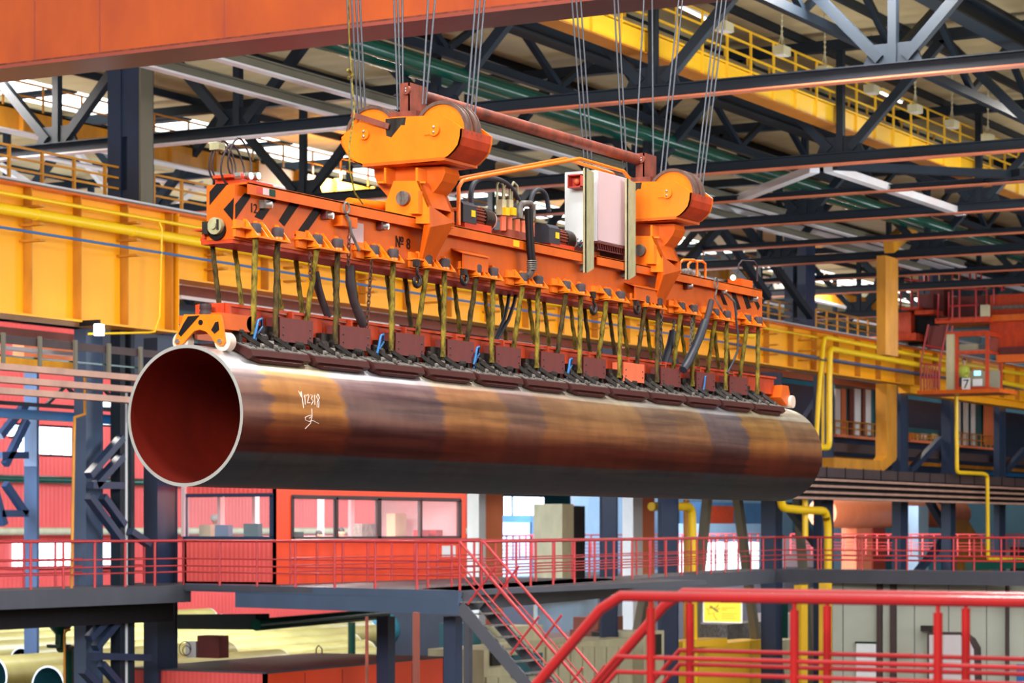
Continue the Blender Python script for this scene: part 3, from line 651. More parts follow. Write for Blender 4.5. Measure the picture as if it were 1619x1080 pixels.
# ------------------------------------------------------------------ magnets
def make_magnet(u, lab):
    M = thing('lifting_magnet', lab, 'magnet', (u, 12.84, 1.58), group='lifting magnets on the pipe')
    mb = MB(); L = .90; A_ = 37; prof = []
    for i in range(11):
        a = math.radians(-A_ + 2 * A_ * i / 10); prof.append((12.84 + (PR + .012) * math.sin(a), PZ + (PR + .012) * math.cos(a)))
    y0, z0 = prof[-1][0] - 12.84, prof[-1][1]
    prof += [(12.84 + y0 + .05, z0 + .03), (12.84 + y0 + .03, z0 + .085), (12.84 + .22, 1.615), (12.84 - .22, 1.615), (12.84 - y0 - .03, z0 + .085), (12.84 - y0 - .05, z0 + .03)]
    mb.prism([(u + .04, y, z) for y, z in prof], (L - .0, 0, 0), 0)
    for sg in (-1, 1):                      # chamfered lower lip
        a = math.radians(A_) * sg; ya, za = 12.84 + (PR + .012) * math.sin(a), PZ + (PR + .012) * math.cos(a); a2 = math.radians(A_ + 4) * sg; y1, z1 = 12.84 + (PR + .012) * math.sin(a2), PZ + (PR + .012) * math.cos(a2)
        mb.prism([(u + .06, ya, za), (u + L, ya, za), (u + L - .12, y1, z1), (u + .16, y1, z1)], Vector((0, math.sin(a), math.cos(a))) * .03, 0)
    part('shoe', mb, SHOE, M)
    rnd = random.Random(3)
    for sg in (-1, 1):
        mb = MB().prism([(u + .05, 12.84 + sg * (y0 + .02), z0 + .087), (u + .05, 12.84 + sg * .22, 1.617), (u + .05, 12.84 + sg * .22, 1.627), (u + .05, 12.84 + sg * (y0 + .02), z0 + .097)], (L - .02, 0, 0))
        for i in range(26):
            t = rnd.uniform(0, 1); x = u + rnd.uniform(.08, .9); mb.sph((x, 12.84 + sg * (.22 + (y0 - .2) * t), 1.628 + (z0 + .098 - 1.628) * t), .012, 6, 4, 1)
        part('shoe_top', mb, [GREYST, DKST], M, 'dusty grey upper face')
    for x in (.13, .34, .62):
        mb = MB(); a = Vector((u + x, 12.62, 1.715)); b = Vector((u + x + .15, 12.50, 1.595))
        mb.beam(a, b, .035, .035); mb.cyl(b - Vector((.02, 0, 0)), b + Vector((.025, 0, 0)), .026, 12, 1); mb.cyl(a - Vector((.03, 0, 0)), a + Vector((.03, 0, 0)), .03, 12); mb.box(u + x - .03, u + x + .01, 12.6, 12.67, 1.62, 1.72); part('link_lever', mb, [DKST, GREYST], M)
    for x in (.52,):
        mb = MB(); mb.box(u + x - .05, u + x + .05, 12.56, 12.6, 1.61, 1.66); part('bright_pad', mb, STEEL, M)
    return M
for k in range(12):
    lab = 'magnet shoe gripping the pipe top, %s from the near open end' % ORD[k]
    if k == 0: M0 = make_magnet(17.72, lab)
    else: dup(M0, (.992 * k, 0, 0), lab)
# maroon covers hung on the lower frame
def make_cover(u, mat, lab):
    M = thing('cover_box', lab, 'cover', (u, 12.60, 1.67), group='covers along the magnet frame')
    mb = MB(); mb.box(u, u + .53, 12.585, 12.60, 1.67, 1.885); mb.box(u, u + .015, 12.60, 12.73, 1.67, 1.885); mb.box(u + .515, u + .53, 12.60, 12.73, 1.67, 1.885); part('cover_plate', mb, mat, M)
    mb = MB()
    for a in (.05, .48):
        for z in (1.73, 1.80): mb.sph((u + a, 12.583, z), .009, 6, 4)
    part('cover_bolts', mb, DKST, M)
    mb = MB(); mb.tube([(u - .05, 12.62, 1.78), (u - .05, 12.62, 1.89), (u + .0, 12.62, 1.915), (u + .15, 12.62, 1.915)], .011, 7); part('conduit', mb, RUST, M)
    return M
CV = None
for k in range(11):
    u = 18.42 + .98 * k; lab = '%s cover box on the magnet frame, %s from the near end' % ('orange-salmon' if k == 7 else 'maroon', ORD[k])
    if k == 7: make_cover(u, SALMONP, lab)
    elif CV is None: CV = make_cover(u, MAROON, lab); CU = u
    else: dup(CV, (u - CU, 0, 0), lab)
# blue hoses looping beside covers
for i, px in enumerate((397, 592, 745, 893, 1108)):
    u = uof(px, 12.6); mb = MB()
    mb.tube([(u, 12.57, 1.66), (u + .02, 12.56, 1.74), (u + .08, 12.58, 1.83), (u + .16, 12.6, 1.85), (u + .22, 12.64, 1.8)], .012, 7); mb.tube([(u + .05, 12.6, 1.62), (u + .1, 12.6, 1.72), (u + .2, 12.62, 1.78)], .010, 7)
    solo('blue_hose', 'small blue hose loop on the magnet frame, %s from the near end' % ORD[i], 'hose', mb, BLUEH)
# chains, torn sleeves
def chain(p, q, lb, r=.016, mat=CHAINM):
    mb = MB(); p, q = Vector(p), Vector(q); n = int((q - p).length / .036); d = (q - p).normalized()
    sx = Vector((1, 0, 0)); sy = Vector((0, 1, 0))
    for i in range(n):
        c = p + (q - p) * (i + .5) / n; s = sx if i % 2 else sy
        mb.tube([c + d * (.028 * math.cos(t * math.pi / 4)) + s * (r * math.sin(t * math.pi / 4)) for t in range(9)], .0062, 5, cap=False)
    solo('chain', lb, 'chain', mb, mat)
chain(Pv(588, 404, 12.6), Pv(580, 518, 12.62), 'rusty link chain hanging from the third hanger in front of the frame')
chain(Pv(490, 400, 12.62), Pv(491, 442, 12.62), 'short rusty chain beside the second hanger pair')
chain(Pv(529, 450, 12.9), Pv(530, 505, 12.9), 'thin chain hanging behind the right sling of the second hanger')
chain(Pv(1046, 490, 12.7), Pv(1043, 572, 12.7), 'grey link chain left of the torn grey sleeve near the far end', mat=GREYST)
chain(Pv(1095, 488, 12.6), Pv(1090, 570, 12.6), 'grey link chain right of the torn grey sleeve near the far end', mat=GREYST)
chain(Pv(1067, 498, 12.75), Pv(1064, 526, 12.75), 'short chain holding the short grey sleeve', mat=GREYST)
chain(Pv(552, 372, 12.58), Pv(551, 420, 12.58), 'short rusty chain holding the torn dark sleeve by the release lever')
def sleeve(pts, v, r, lb, mat):
    mb = MB(); mb.tube([Pv(a, b, v) for a, b in pts], r, 10, rs=[r * (1 + .1 * (i % 2)) for i in range(len(pts))]); solo('torn_sleeve', lb, 'sleeve', mb, mat)
sleeve([(553, 420), (554, 450), (559, 475), (568, 498), (575, 515)], 12.66, .042, 'thick torn dark sleeve hanging under the release lever', RUBBER)
sleeve([(499, 430), (503, 455), (511, 480), (519, 500)], 12.72, .034, 'dark slanting sleeve between second hanger slings', RUBBER)
sleeve([(1115, 508), (1107, 530), (1098, 552), (1088, 572), (1080, 585)], 12.55, .05, 'thick frayed grey sleeve slanting near the far end', HOSE)
sleeve([(1125, 475), (1121, 492), (1116, 508)], 12.55, .035, 'blackened rope top of the frayed grey sleeve', RUBBER)
sleeve([(1064, 524), (1060, 545), (1052, 566), (1048, 580)], 12.75, .045, 'short grey sleeve hanging on a short chain', HOSE)
mb = MB(); mb.tube([Pv(a, b, 12.55) for a, b in ((1162, 478), (1164, 505), (1167, 530), (1166, 555), (1158, 575), (1150, 590))], .014, 7); solo('black_hose', 'black hose hanging in a curve near the far striped end', 'hose', mb, HOSE)
mb = MB()
for dx, v in ((0, 12.95), (12, 12.92)): mb.tube([Pv(a + dx * (1 - i / 5), b, v) for i, (a, b) in enumerate(((806, 452), (803, 480), (797, 505), (788, 525), (782, 540), (780, 550)))], .02, 8)
solo('black_hose', 'pair of dark hoses curving down behind the fourth and fifth hangers', 'hose', mb, HOSE)
# ------------------------------------------------------------------ equipment on top of the frame
T = thing('guard_rail', 'bent orange tube guard rail over the motors on the frame', 'guard rail', (24, 12.9, 3.03))
for pts, v in (([(725, 356), (725, 297), (731, 286), (742, 283), (916, 251), (986, 271), (994, 281), (995, 300)], VF - .02), ([(701, 346), (702, 295), (708, 287), (722, 283), (893, 251), (968, 274), (975, 285)], 13.03)):
    mb = MB(); mb.tube([Pv(a, b, v) for a, b in pts], .021, 12); part('guard_tube', mb, ORANGE2, T)
mb = MB(); mb.cyl(Pv(703, 331, 13.03), Pv(724, 331, VF - .02), .018); part('cross_tube', mb, ORANGE2, T)
def motor(px, py, lb, s=1.):
    c = Pv(px, py, 12.84); T = thing('electric_motor', lb, 'motor', c); x = Vector((1, 0, 0)); r = .105 * s
    mb = MB(); mb.prism([c + Vector((0, y * s, z * s)) for y, z in ((-.13, -.10), (-.13, .08), (-.09, .12), (.1, .12), (.13, .08), (.13, -.1))], (.27 * s, 0, 0)); part('motor_cover', mb, HOSE, T)
    mb = MB(); mb.box(c.x + .16 * s, c.x + .24 * s, c.y - .136 * s, c.y - .13 * s, c.z - .03, c.z + .035); part('yellow_label', mb, YELPIPE, T)
    mb = MB(); mb.cyl(c + x * .27 * s, c + x * .62 * s, r * .86, 24)
    for i in range(20):
        a = i * math.pi / 10; d = Vector((0, math.cos(a), math.sin(a))) * r; mb.beam(c + x * .28 * s + d, c + x * .5 * s + d, .012, .022, d)
    part('ribbed_body', mb, RUST, T)
    mb = MB(); mb.cyl(c + x * .52 * s, c + x * .70 * s, r * 1.12, 24); part('dark_bell', mb, DKST, T)
    mb = MB(); mb.tube([c + x * .70 * s, c + x * .76 * s, c + x * .80 * s], r, 20, rs=[r * 1.1, r * .95, r * .5]); part('end_cap', mb, CABP, T)
    mb = MB(); mb.box(c.x + .05, c.x + .6, c.y - .12, c.y + .12, ZT, c.z - r * .8); part('motor_foot', mb, ORED, T)
motor(715, 336, 'black-capped ribbed motor between the guard rail legs')
motor(852, 371, 'black-capped ribbed motor beside the white cabinet', .95)
p = Pv(694, 345, 13.0); mb = MB(); q = Pv(712, 312, 13.0); mb.box(p.x, q.x + .12, 12.98, 13.2, ZT, q.z); mb.cyl((p.x + .14, 12.975, q.z - .08), (p.x + .14, 12.985, q.z - .08), .02, 12, 1); solo('white_box', 'small white box with a round hole behind the guard rail', 'box', mb, [CABW, BLACK])
# valve block
c = Pv(795, 352, 12.75); T = thing('valve_block', 'hydraulic valve block with yellow tags between the two motors', 'valve block', (c.x, c.y, ZT))
mb = MB(); mb.box(c.x, c.x + .5, 12.68, 12.9, ZT, ZT + .1); part('manifold', mb, RUST, T)
for i, px in enumerate((798, 808, 820, 830, 843)):
    q = Pv(px, 345, 12.70); mb = MB(); mb.cyl((q.x, 12.72, ZT + .08), (q.x, 12.72, ZT + .20), .032, 14); mb.cyl((q.x, 12.72, ZT + .2), (q.x, 12.72, ZT + .23), .036, 6); part('solenoid', mb, SALMONP, T)
for px in (797, 808): q = Pv(px, 333, 12.68); mb = MB(); mb.box(q.x, q.x + .085, 12.66, 12.70, q.z - .045, q.z + .035); mb.box(q.x - .0, q.x + .085, 12.70, 12.76, q.z - .04, q.z + .12, 1); part('yellow_tag', mb, [YELPIPE, BEIGE], T)
mb = MB(); mb.tube([Pv(x, y, 12.72) for x, y in ((822, 345), (822, 325), (826, 322), (838, 322), (842, 328), (842, 345))], .035, 12); part('elbow', mb, GREYST, T)
mb = MB(); 
for x0, yt in ((786, 286), (797, 290), (809, 288)): mb.tube([Pv(x0, 340, 12.85), Pv(x0, yt + 6, 12.85), Pv(x0 + 3, yt, 12.85), Pv(x0 + 9, yt + 6, 12.85), Pv(x0 + 9, 325, 12.85)], .013, 7)
part('thin_pipes', mb, CREAM, T)
def hose(pts, v, r, lb, mat=HOSE):
    mb = MB(); P_ = [Pv(a, b, v) for a, b in pts]; Q = []
    for i in range(len(P_) - 1):
        p0 = P_[max(i - 1, 0)]; p1 = P_[i]; p2 = P_[i + 1]; p3 = P_[min(i + 2, len(P_) - 1)]
        for t in (0, .25, .5, .75): Q.append(.5 * ((2 * p1) + (p2 - p0) * t + (2 * p0 - 5 * p1 + 4 * p2 - p3) * t * t + (3 * p1 - p0 - 3 * p2 + p3) * t ** 3))
    Q.append(P_[-1]); mb.tube(Q, r, 10); return solo('rubber_hose', lb, 'hose', mb, mat)
hose([(745, 325), (746, 298), (757, 284), (783, 283), (807, 296), (826, 328)], 12.85, .028, 'black hose arching from the first motor to the grey elbow')
hose([(838, 325), (843, 305), (853, 300), (863, 309), (868, 335)], 12.85, .026, 'black hose arching over to the second motor')
hose([(836, 330), (837, 360), (839, 395), (842, 425)], 12.56, .045, 'thick dark hose hanging over the frame side', BLACK)
mb = MB(); a = Pv(841, 412, 12.56); 
for i in range(5): mb.cyl(a + Vector((0, 0, -.022 * i)), a + Vector((0, 0, -.022 * i - .012)), .056, 16)
mb.cyl(a + Vector((0, .0, -.1)), a + Vector((0, .05, -.17)), .04, 14); solo('hose_coupling', 'ribbed grey coupling at the lower end of the thick hose', 'coupling', mb, GREYST)
# white cabinet
u = uof(942, 12.66); u2 = uof(994, 12.66); vb = vof(893, u); zt = Pv(943, 269, 12.66).z; z0 = Pv(943, 381, 12.66).z
T = thing('control_cabinet', 'white and pale pink control cabinet standing on the orange frame', 'cabinet', ((u + u2) / 2, 12.8, z0))
mb = MB(); mb.box(u, u2, 12.66, vb, z0, zt, 0); part('cabinet_body', mb, CABW, T)
mb = MB(); mb.box(u + .03, u2 - .01, 12.645, 12.66, z0 + .01, zt - .01); part('cabinet_door', mb, CABP, T)
mb = MB(); mb.box(u - .02, u2, 12.62, vb, z0 - .03, z0 - .005)
for i in range(14): mb.beam((u + (u2 - u) * i / 14, 12.64, z0 - .03), (u + (u2 - u) * (i + .5) / 14, 12.64, z0 - .09), .01, .01)
mb.box(u, u2, 12.635, 12.645, z0 - .1, z0 - .088); mb.box(u, u + .05, 12.7, 13.0, ZT, z0); mb.box(u2 - .05, u2, 12.7, 13.0, ZT, z0); part('lattice_support', mb, MAROON, T)
for i, (px, yt, yb) in enumerate(((927, 267, 432), (993, 284, 443))):
    a = uof(px, 12.56); b = uof(px + 12, 12.56); zt_ = Pv(px + 6, yt, 12.56).z; zb_ = Pv(px + 6, yb, 12.56).z
    mb = MB(); mb.prism([(a, 12.56, zt_), (b, 12.56, zt_ - .03), (b, 12.56, zb_ + .06), (a + .03, 12.56, zb_), (a, 12.56, zb_)], (0, .015, 0)); mb.box(a, a + .015, 12.56, 12.60, zb_, zt_)
    solo('fender_post', ['cream angle post left of the pink cabinet door', 'cream angle post right of the pink cabinet door'][i], 'post', mb, CREAM)
# horn
c = Pu(908, 286, u - .16); T = thing('warning_horn', 'square red warning horn on the white cabinet side', 'horn', c)
mb = MB(); w = .085; mb.box(c.x, c.x + .16, c.y - w, c.y - w + .012, c.z - w * .85, c.z + w * .85); mb.box(c.x, c.x + .16, c.y + w - .012, c.y + w, c.z - w * .85, c.z + w * .85); mb.box(c.x, c.x + .16, c.y - w, c.y + w, c.z + w * .85 - .012, c.z + w * .85); mb.box(c.x, c.x + .16, c.y - w, c.y + w, c.z - w * .85, c.z - w * .85 + .012); mb.box(c.x + .1, c.x + .16, c.y - w, c.y + w, c.z - w * .8, c.z + w * .8); part('horn_box', mb, REDH, T)
mb = MB(); mb.sph((c.x + .06, c.y, c.z), .036, 16, 10); part('horn_ball', mb, SALMONP, T)
mb = MB()
for i in range(6): q = Vector((uof(1080 + i * 4, 12.85), 12.85, ZT + .07)); mb.sph(q, .05 + .01 * (i % 3), 8, 5)
solo('wrapped_valve', 'silver-wrapped fittings inside the small guard at the far end', 'fitting', mb, GREYST)
mb = MB(); 
for i in range(9): p = Pv(880 + i * 6, 372 + i * 2.2, 12.8); mb.tube([p, p + Vector((.1, .0, -.05)), p + Vector((.14, -.05, .02))], .008, 5)
solo('cable_bundle', 'tangled thin cables under the white cabinet', 'cable', mb, TEAL)
# ================================================================== THE HALL
FL = -H
def st_box(name, x0, x1, y0, y1, z0, z1, mat, label=None): return struct(name, MB().box(x0, x1, y0, y1, z0, z1), mat, label)
mb = MB(); mb.box(-30, 175, 4, 100, FL - .3, FL, 0); mb.box(-30, 175, -30, 4, FL - .3, FL, 1); struct('floor', mb, [CONC, FLOORRED], 'hall floor with an added red-brown lane reflected in the pipe')  # red lane is added to tint the pipe's reflection
ROOFZ = 13.9
mb = MB()
for a, b in ((-10, 50.6), (53.2, 95)): mb.box(44, 172, a, b, ROOFZ, ROOFZ + .15)
struct('ceiling', mb, TAN, 'tan corrugated roof deck')
mb = MB(); k = 0
for i in range(21):
    u = 44 + 6.1 * i; mb.box(u + .4, u + 5.7, 50.6, 53.2, ROOFZ, ROOFZ + .05)
struct('window_1', mb, DAYW, 'bright roof glazing strip')
struct('trim_1', (lambda m: [m.box(44 + 6.1 * i, 44.4 + 6.1 * i, 50.6, 53.2, ROOFZ - .05, ROOFZ + .1) for i in range(21)] and m)(MB()), TRUSS, 'dark bars of the roof glazing')
st_box('wall_end', 168, 168.4, -10, 95, FL, ROOFZ, TEAL)
st_box('wall_far', 40, 168, 94, 94.3, FL, ROOFZ, TEAL)
# purlins under the deck
for i, v in enumerate([6 + 3.0 * k for k in range(28)]):
    if 50 < v < 53.5: continue
    mb = MB(); mb.beam((44, v, ROOFZ - .12), (166, v, ROOFZ - .12), .12, .22); solo('roof_purlin', 'thin dark purlin under the tan roof deck', None, mb, TRUSS, group='roof purlins', kind='structure')
# ---------------------------------------------------------------- runway girder
GV = 38.0
ZGT = 8.05; ZG1 = 6.32; ZG2 = 4.96
T = thing('runway_girder', 'long yellow plate girder with ribs crossing the whole hall behind the lifting frame', 'girder', (80, GV + .3, ZG1))
uS = uof(268, GV); uE = 150
mb = MB(); mb.box(36, uS, GV, GV + .03, ZG2, ZGT - .15); mb.box(36, uS, GV - .3, GV + .75, ZG2 - .05, ZG2); mb.box(uS - .03, uS, GV - .3, GV + .6, ZG2, ZGT - .15); part('deep_web', mb, YELLOW, T)
mb = MB(); mb.box(uS, uE, GV, GV + .03, ZG1, ZGT - .15); mb.box(uS, uE, GV - .25, GV + .5, ZG1 - .04, ZG1); part('web', mb, YELLOW, T)
mb = MB(); mb.box(36, uE, GV - .28, GV + .6, ZGT - .15, ZGT - .10); part('top_flange', mb, ORANGE, T)
mb = MB(); mb.box(36, uE, GV - .1, GV + 1.4, ZGT - .10, ZGT - .02); part('walk_plate', mb, OLIVE, T)
mb = MB(); mb.box(36, uE, GV + .05, GV + .15, ZGT - .02, ZGT + .06); part('crane_rail', mb, FLNG, T)
u = uof(37, GV); i = 0
while u > 37: u -= 1.8
while u < uE:
    z = ZG2 if u < uS else ZG1
    mb = MB(); mb.box(u, u + .03, GV - .24, GV, z, ZGT - .15); part('web_rib', mb, YELDK, T); u += 1.8 if u < uS else 2.4
u = uof(37, GV)
while u < 92:
    for z in (7.52, 7.10, 6.73): part('pipe_bracket', MB().box(u - .15, u + .05, GV - .62, GV, z - .1, z - .05), YELDK, T)
    u += 3.6
mb = MB(); mb.box(uof(1437, GV), uE, GV - .05, GV + .5, ZG1 - .35, ZG1); part('deep_end_section', mb, YELLOW, T)
mb = MB(); mb.cyl((36, GV - .5, 7.60), (uof(1300, GV - .5), GV - .5, 7.60), .045, 10); solo('thin_yellow_pipe', 'thin yellow pipe running along the top of the yellow girder', 'pipe', mb, YELPIPE)
mb = MB(); e = uof(1190, GV - .5); mb.cyl((36, GV - .5, 7.24), (e, GV - .5, 7.24), .125, 16)
for j in range(10): mb.cyl((44.9 + 3.6 * j, GV - .5, 7.24), (45.0 + 3.6 * j, GV - .5, 7.24), .14, 16)
solo('thick_yellow_pipe', 'thick yellow pipe running along the yellow girder above the blue line', 'pipe', mb, YELPIPE)
mb = MB(); mb.cyl((36, GV - .6, 6.80), (uE, GV - .6, 6.80), .032, 8); solo('blue_conduit', 'thin blue conduit along the face of the yellow girder', 'conduit', mb, BLUEH)
mb = MB(); mb.tube([Pv(252, 352, 37.4), Pv(256, 362, 37.4), Pv(254, 440, 37.4), Pv(252, 500, 37.4), Pv(245, 524, 37.4), Pv(235, 526, 37.6), Pv(140, 528, 37.6)], .03, 6); solo('hanging_conduit', 'thin yellow conduit dropping down the girder at the splice rib', 'conduit', mb, YELPIPE)
def bend(pts, v, r, n=12):
    """pipe run with rounded corners given in the plane v"""
    P_ = [Pv(a, b, v) for a, b in pts]; Q = [P_[0]]
    for i in range(1, len(P_) - 1):
        a, b, c = P_[i - 1], P_[i], P_[i + 1]; d1 = (a - b); d2 = (c - b); L = min(d1.length, d2.length, r * 5) * .5
        p, q = b + d1.normalized() * L, b + d2.normalized() * L
        for t in (0, .25, .5, .75, 1): Q.append(p * (1 - t) ** 2 + b * 2 * t * (1 - t) + q * t * t)
    Q.append(P_[-1]); return MB().tube(Q, r, n)
solo('looped_yellow_pipe', 'outer yellow pipe turning down at the right column then back left', 'pipe', bend([(1619, 592), (1500, 572), (1303, 533), (1296, 600), (1290, 705), (1240, 700)], 37.2, .095), YELPIPE)
solo('looped_yellow_pipe', 'inner of the two yellow pipes dropping beside the right column', 'pipe', bend([(1619, 612), (1480, 582), (1312, 551), (1311, 600), (1311, 708), (1240, 706)], 37.0, .125), YELPIPE)
solo('drop_pipe', 'yellow pipe dropping between the two looped pipes', 'pipe', bend([(1301, 560), (1301, 706), (1240, 708)], 37.3, .07), YELPIPE)
# railing on the girder walkway
RV = 39.3
def railing_run(name, lab, a, b, zbase, h, step, mat, rpost, rrail, nr=4, flat=True, toe=False):
    """rails from a to b (x,y), posts each step"""
    a = Vector((a[0], a[1], zbase)); b = Vector((b[0], b[1], zbase)); L = (b - a).length; T = thing(name, lab, 'railing', (a + b) / 2)
    n = max(1, int(round(L / step)))
    for i in range(n + 1):
        p = a + (b - a) * i / n; mb = MB()
        (mb.beam(p, p + Vector((0, 0, h)), rpost * 2, rpost * 2) if flat else mb.cyl(p, p + Vector((0, 0, h)), rpost, 8)); part('rail_post', mb, mat, T)
    for j in range(nr):
        z = Vector((0, 0, h * (1 - j / (nr - .001) if nr > 1 else 1))) if nr != 3 else Vector((0, 0, [h, h * .62, h * .3][j]))
        if nr == 33: pass
        mb = MB(); (mb.beam(a + z, b + z, rrail * 2, rrail * 2) if flat else mb.cyl(a + z, b + z, rrail, 8)); part('hand_rail' if j == 0 else 'mid_rail', mb, mat, T)
    return T
for lb, p0, p1 in (('ochre railing on the yellow girder left of the big dark column', -40, 213), ('ochre railing on the yellow girder between dark column and striped frame end', 243, 560), ('ochre railing on the yellow girder right of the far striped end', 1120, 1250), ('ochre railing on the yellow girder between the right column and the red crane', 1290, 1475)):
    railing_run('walkway_railing', lb, (uof(p0, RV), RV), (uof(p1, RV), RV), ZGT, 1.08, 1.2, YELDK, .035, .025)
# ---------------------------------------------------------------- columns
def col(pl, pc, pr, v, z0, z1, mat, matf=None, lab=None, laced=False):
    u0 = uof(pc, v); u1 = uof(pr, v); v1 = vof(pl, u0); T = thing('steel_column', lab or 'dark steel column', 'column', ((u0 + u1) / 2, (v + v1) / 2, z0)); T['kind'] = 'structure'
    w = min(.42, (v1 - v) * (.4 if laced else .3))
    mb = MB()
    if laced:
        mb.box(u0, u1, v, v + w, z0, z1); mb.box(u0, u1, v1 - w, v1, z0, z1)
        z = z0
        while z < z1 - 1:
            mb.box(u0 + .05, u0 + .08, v + w, v1 - w, z, z + .5); z += 2.6
    else:
        t = .05; mb.box(u0, u0 + t, v, v1, z0, z1); mb.box(u1 - t, u1, v, v1, z0, z1); mb.box(u0 + t, u1 - t, v + .02, v + .08, z0, z1); mb.box(u0 + t, u1 - t, v1 - .08, v1 - .02, z0, z1)
    part('column_shaft', mb, mat, T)
    mb = MB(); mb.box(u0 - .15, u1 + .15, v - .15, v1 + .15, z0, z0 + .08); part('base_plate', mb, mat, T)
    return T
T = col(170, 222, 243, 38.6, ZGT, ROOFZ, NAVY, lab='large dark column rising from the yellow girder at the left', laced=True)
mb = MB(); a = uof(224, 38.6); mb.box(a, a + .05, 38.9, 39.4, 9.9, ROOFZ); mb.box(a + .3, a + .35, 38.9, 39.4, 9.9, ROOFZ); part('web_plate', mb, NAVY, T); 
mb = MB(); a = uof(223, 38.5); b = uof(243, 38.5); mb.box(a + .02, b, 38.52, 38.58, ZGT, ROOFZ); part('side_plate', mb, OLIVE, T)
for pl, pc, pr, lb in ((656, 678, 692, 'second dark upper column behind the near sheave block ropes'), (998, 1013, 1026, 'third dark upper column behind the far ropes'), (1240, 1274, 1289, 'dark upper column standing right of the far striped frame end'), (1452, 1474, 1484, 'dark upper column behind the red crane')):
    col(pl, pc, pr, 38.6, ZGT, ROOFZ, NAVY, lab=lb, laced=pl > 1200)
# lower columns
for pl, pc, pr, v, z1, mat, lb in ((117, 136, 163, 38.8, 4.9, NAVYL, 'blue-grey lower column left of the pipe mouth'), (227, 249, 281, 39.0, 4.9, NAVY, 'broad dark lower column under the pipe mouth'), (38, 58, 62, 52, 5.2, NAVYL, 'blue-grey column left of the bright window'),
        (948, 952, 977, 38.8, 6.2, NAVY, 'dark lower column right of the beige cabinet'), (1040, 1046, 1073, 38.8, 6.2, NAVY, 'dark lower column beside the pale post'), (1203, 1226, 1237, 38.8, 6.2, NAVY, 'dark lower column above the walkway corner'),
        (1286, 1300, 1318, 38.2, 6.2, NAVY, 'dark column behind the dropping yellow pipes'), (1410, 1424, 1436, 38.8, 6.2, NAVY, 'dark lower column right of the yellow duct'), (1488, 1503, 1511, 38.8, 6.2, NAVY, 'dark lower column under the crane cab'), (1571, 1580, 1590, 38.8, 6.2, NAVY, 'dark lower column at the far right')):
    col(pl, pc, pr, v, FL, z1, mat, lab=lb)
# lattice between left columns
v = 38.3
T = thing('lattice_bracing', 'dark K-shaped bracing with a white cable duct left of the pipe mouth', 'bracing', (uof(180, v), v, FL)); T['kind'] = 'structure'
def pb(mb, x0, y0, x1, y1, v, w=.3, h=.3): a = Pv(x0, y0, v); b = Pv(x1, y1, v); return mb.beam(a, b, w, h)
mb = MB(); mb.box(uof(190, v), uof(198, v), v, v + .3, FL, 4.9); mb.box(uof(207, v), uof(213, v), v, v + .3, FL, 4.9); part('chord', mb, TRUSS, T)
mb = MB(); mb.box(uof(198, v), uof(207, v), v + .1, v + .25, FL, 3.4); part('cable_duct', mb, WHITE, T, 'white cable duct')
for q in ((140, 752, 192, 692), (150, 768, 192, 722), (143, 767, 192, 768), (140, 785, 192, 855), (162, 785, 195, 830), (140, 1010, 192, 955), (150, 1025, 200, 965), (143, 1037, 235, 1040), (130, 1060, 200, 1130), (160, 1050, 220, 1120), (205, 840, 235, 860)):
    mb = MB(); pb(mb, *q, v, .2, .17); part('brace', mb, NAVY, T)
T = thing('wall_bracing', 'blue-grey diagonal braces on the red wall at the far left', 'bracing', (uof(20, 52), 52, FL)); T['kind'] = 'structure'
for q in ((0, 690, 40, 640), (8, 735, 42, 665), (0, 720, 42, 720), (0, 812, 42, 812), (8, 765, 40, 812), (-10, 770, 6, 830)):
    mb = MB(); pb(mb, *q, 51.8, .2, .22); part('brace', mb, NAVY, T)
# bracing in the column line, right of the lifting frame
T = thing('column_bracing', 'dark chevron bracing over the yellow girder right of the far sheave block', 'bracing', (uof(1170, 38.3), 38.3, ZGT)); T['kind'] = 'structure'
for q in ((1165, 338, 1282, 500), (1160, 335, 1088, 412), (1140, 360, 1215, 470)):
    mb = MB(); pb(mb, *q, 38.4, .25, .28); part('brace', mb, TRUSS, T)
# ---------------------------------------------------------------- roof trusses
def truss(u, lab, nodes=True, mf=FLNO, h=.3, z=10.2):
    T = thing('roof_truss', lab, 'truss', (u, 38, z)); T['kind'] = 'structure'
    mb = MB(); mb.box(u - .03, u + .03, 2, 92, z, z + h); mb.box(u - .16, u + .16, 2, 92, z + h - .03, z + h); part('bottom_chord', mb, TRUSS, T)
    vs_ = 33.5 if mf is FLNG else 92
    mb = MB(); mb.box(u - .17, u + .17, 2, vs_, z - .04, z); part('chord_flange', mb, FLNO, T)
    if mf is FLNG: mb = MB(); mb.box(u - .17, u + .17, vs_, 92, z - .04, z); part('chord_flange', mb, mf, T, 'pale flange length with light painted in')
    if not nodes: return T
    mb = MB(); mb.box(u - .15, u + .15, 2, 92, 13.35, 13.65); part('top_chord', mb, TRUSS, T)
    v = 37.8 - 36
    while v < 90:
        mb = MB(); mb.prism([(u - .05, v - .7, z + h), (u - .05, v - .5, z + h + .45), (u - .05, v + .5, z + h + .45), (u - .05, v + .7, z + h)], (.1, 0, 0)); mb.beam((u, v, z + .3), (u, v, 13.4), .2, .2, up=(0, 1, 0)); part('node_gusset', mb, TRUSS, T)
        for s in (-1, 1):
            mb = MB(); mb.beam((u, v + s * .3, z + .4), (u, v + s * 3.0, 13.4), .24, .24, up=(1, 0, 0)); part('web_diagonal', mb, TRUSS, T)
        v += 6
    return T
for k in range(9):
    truss(53.4 + 12 * k, 'dark roof truss with salmon lower flange, %s from the camera' % ORD[k], True, FLNG if k == 0 else FLNO)
for k, u in enumerate((71.3, 83.5, 95.5)):
    truss(u, 'thin dark horizontal roof tie with salmon underside, %s from the camera' % ORD[k], False, h=.16)
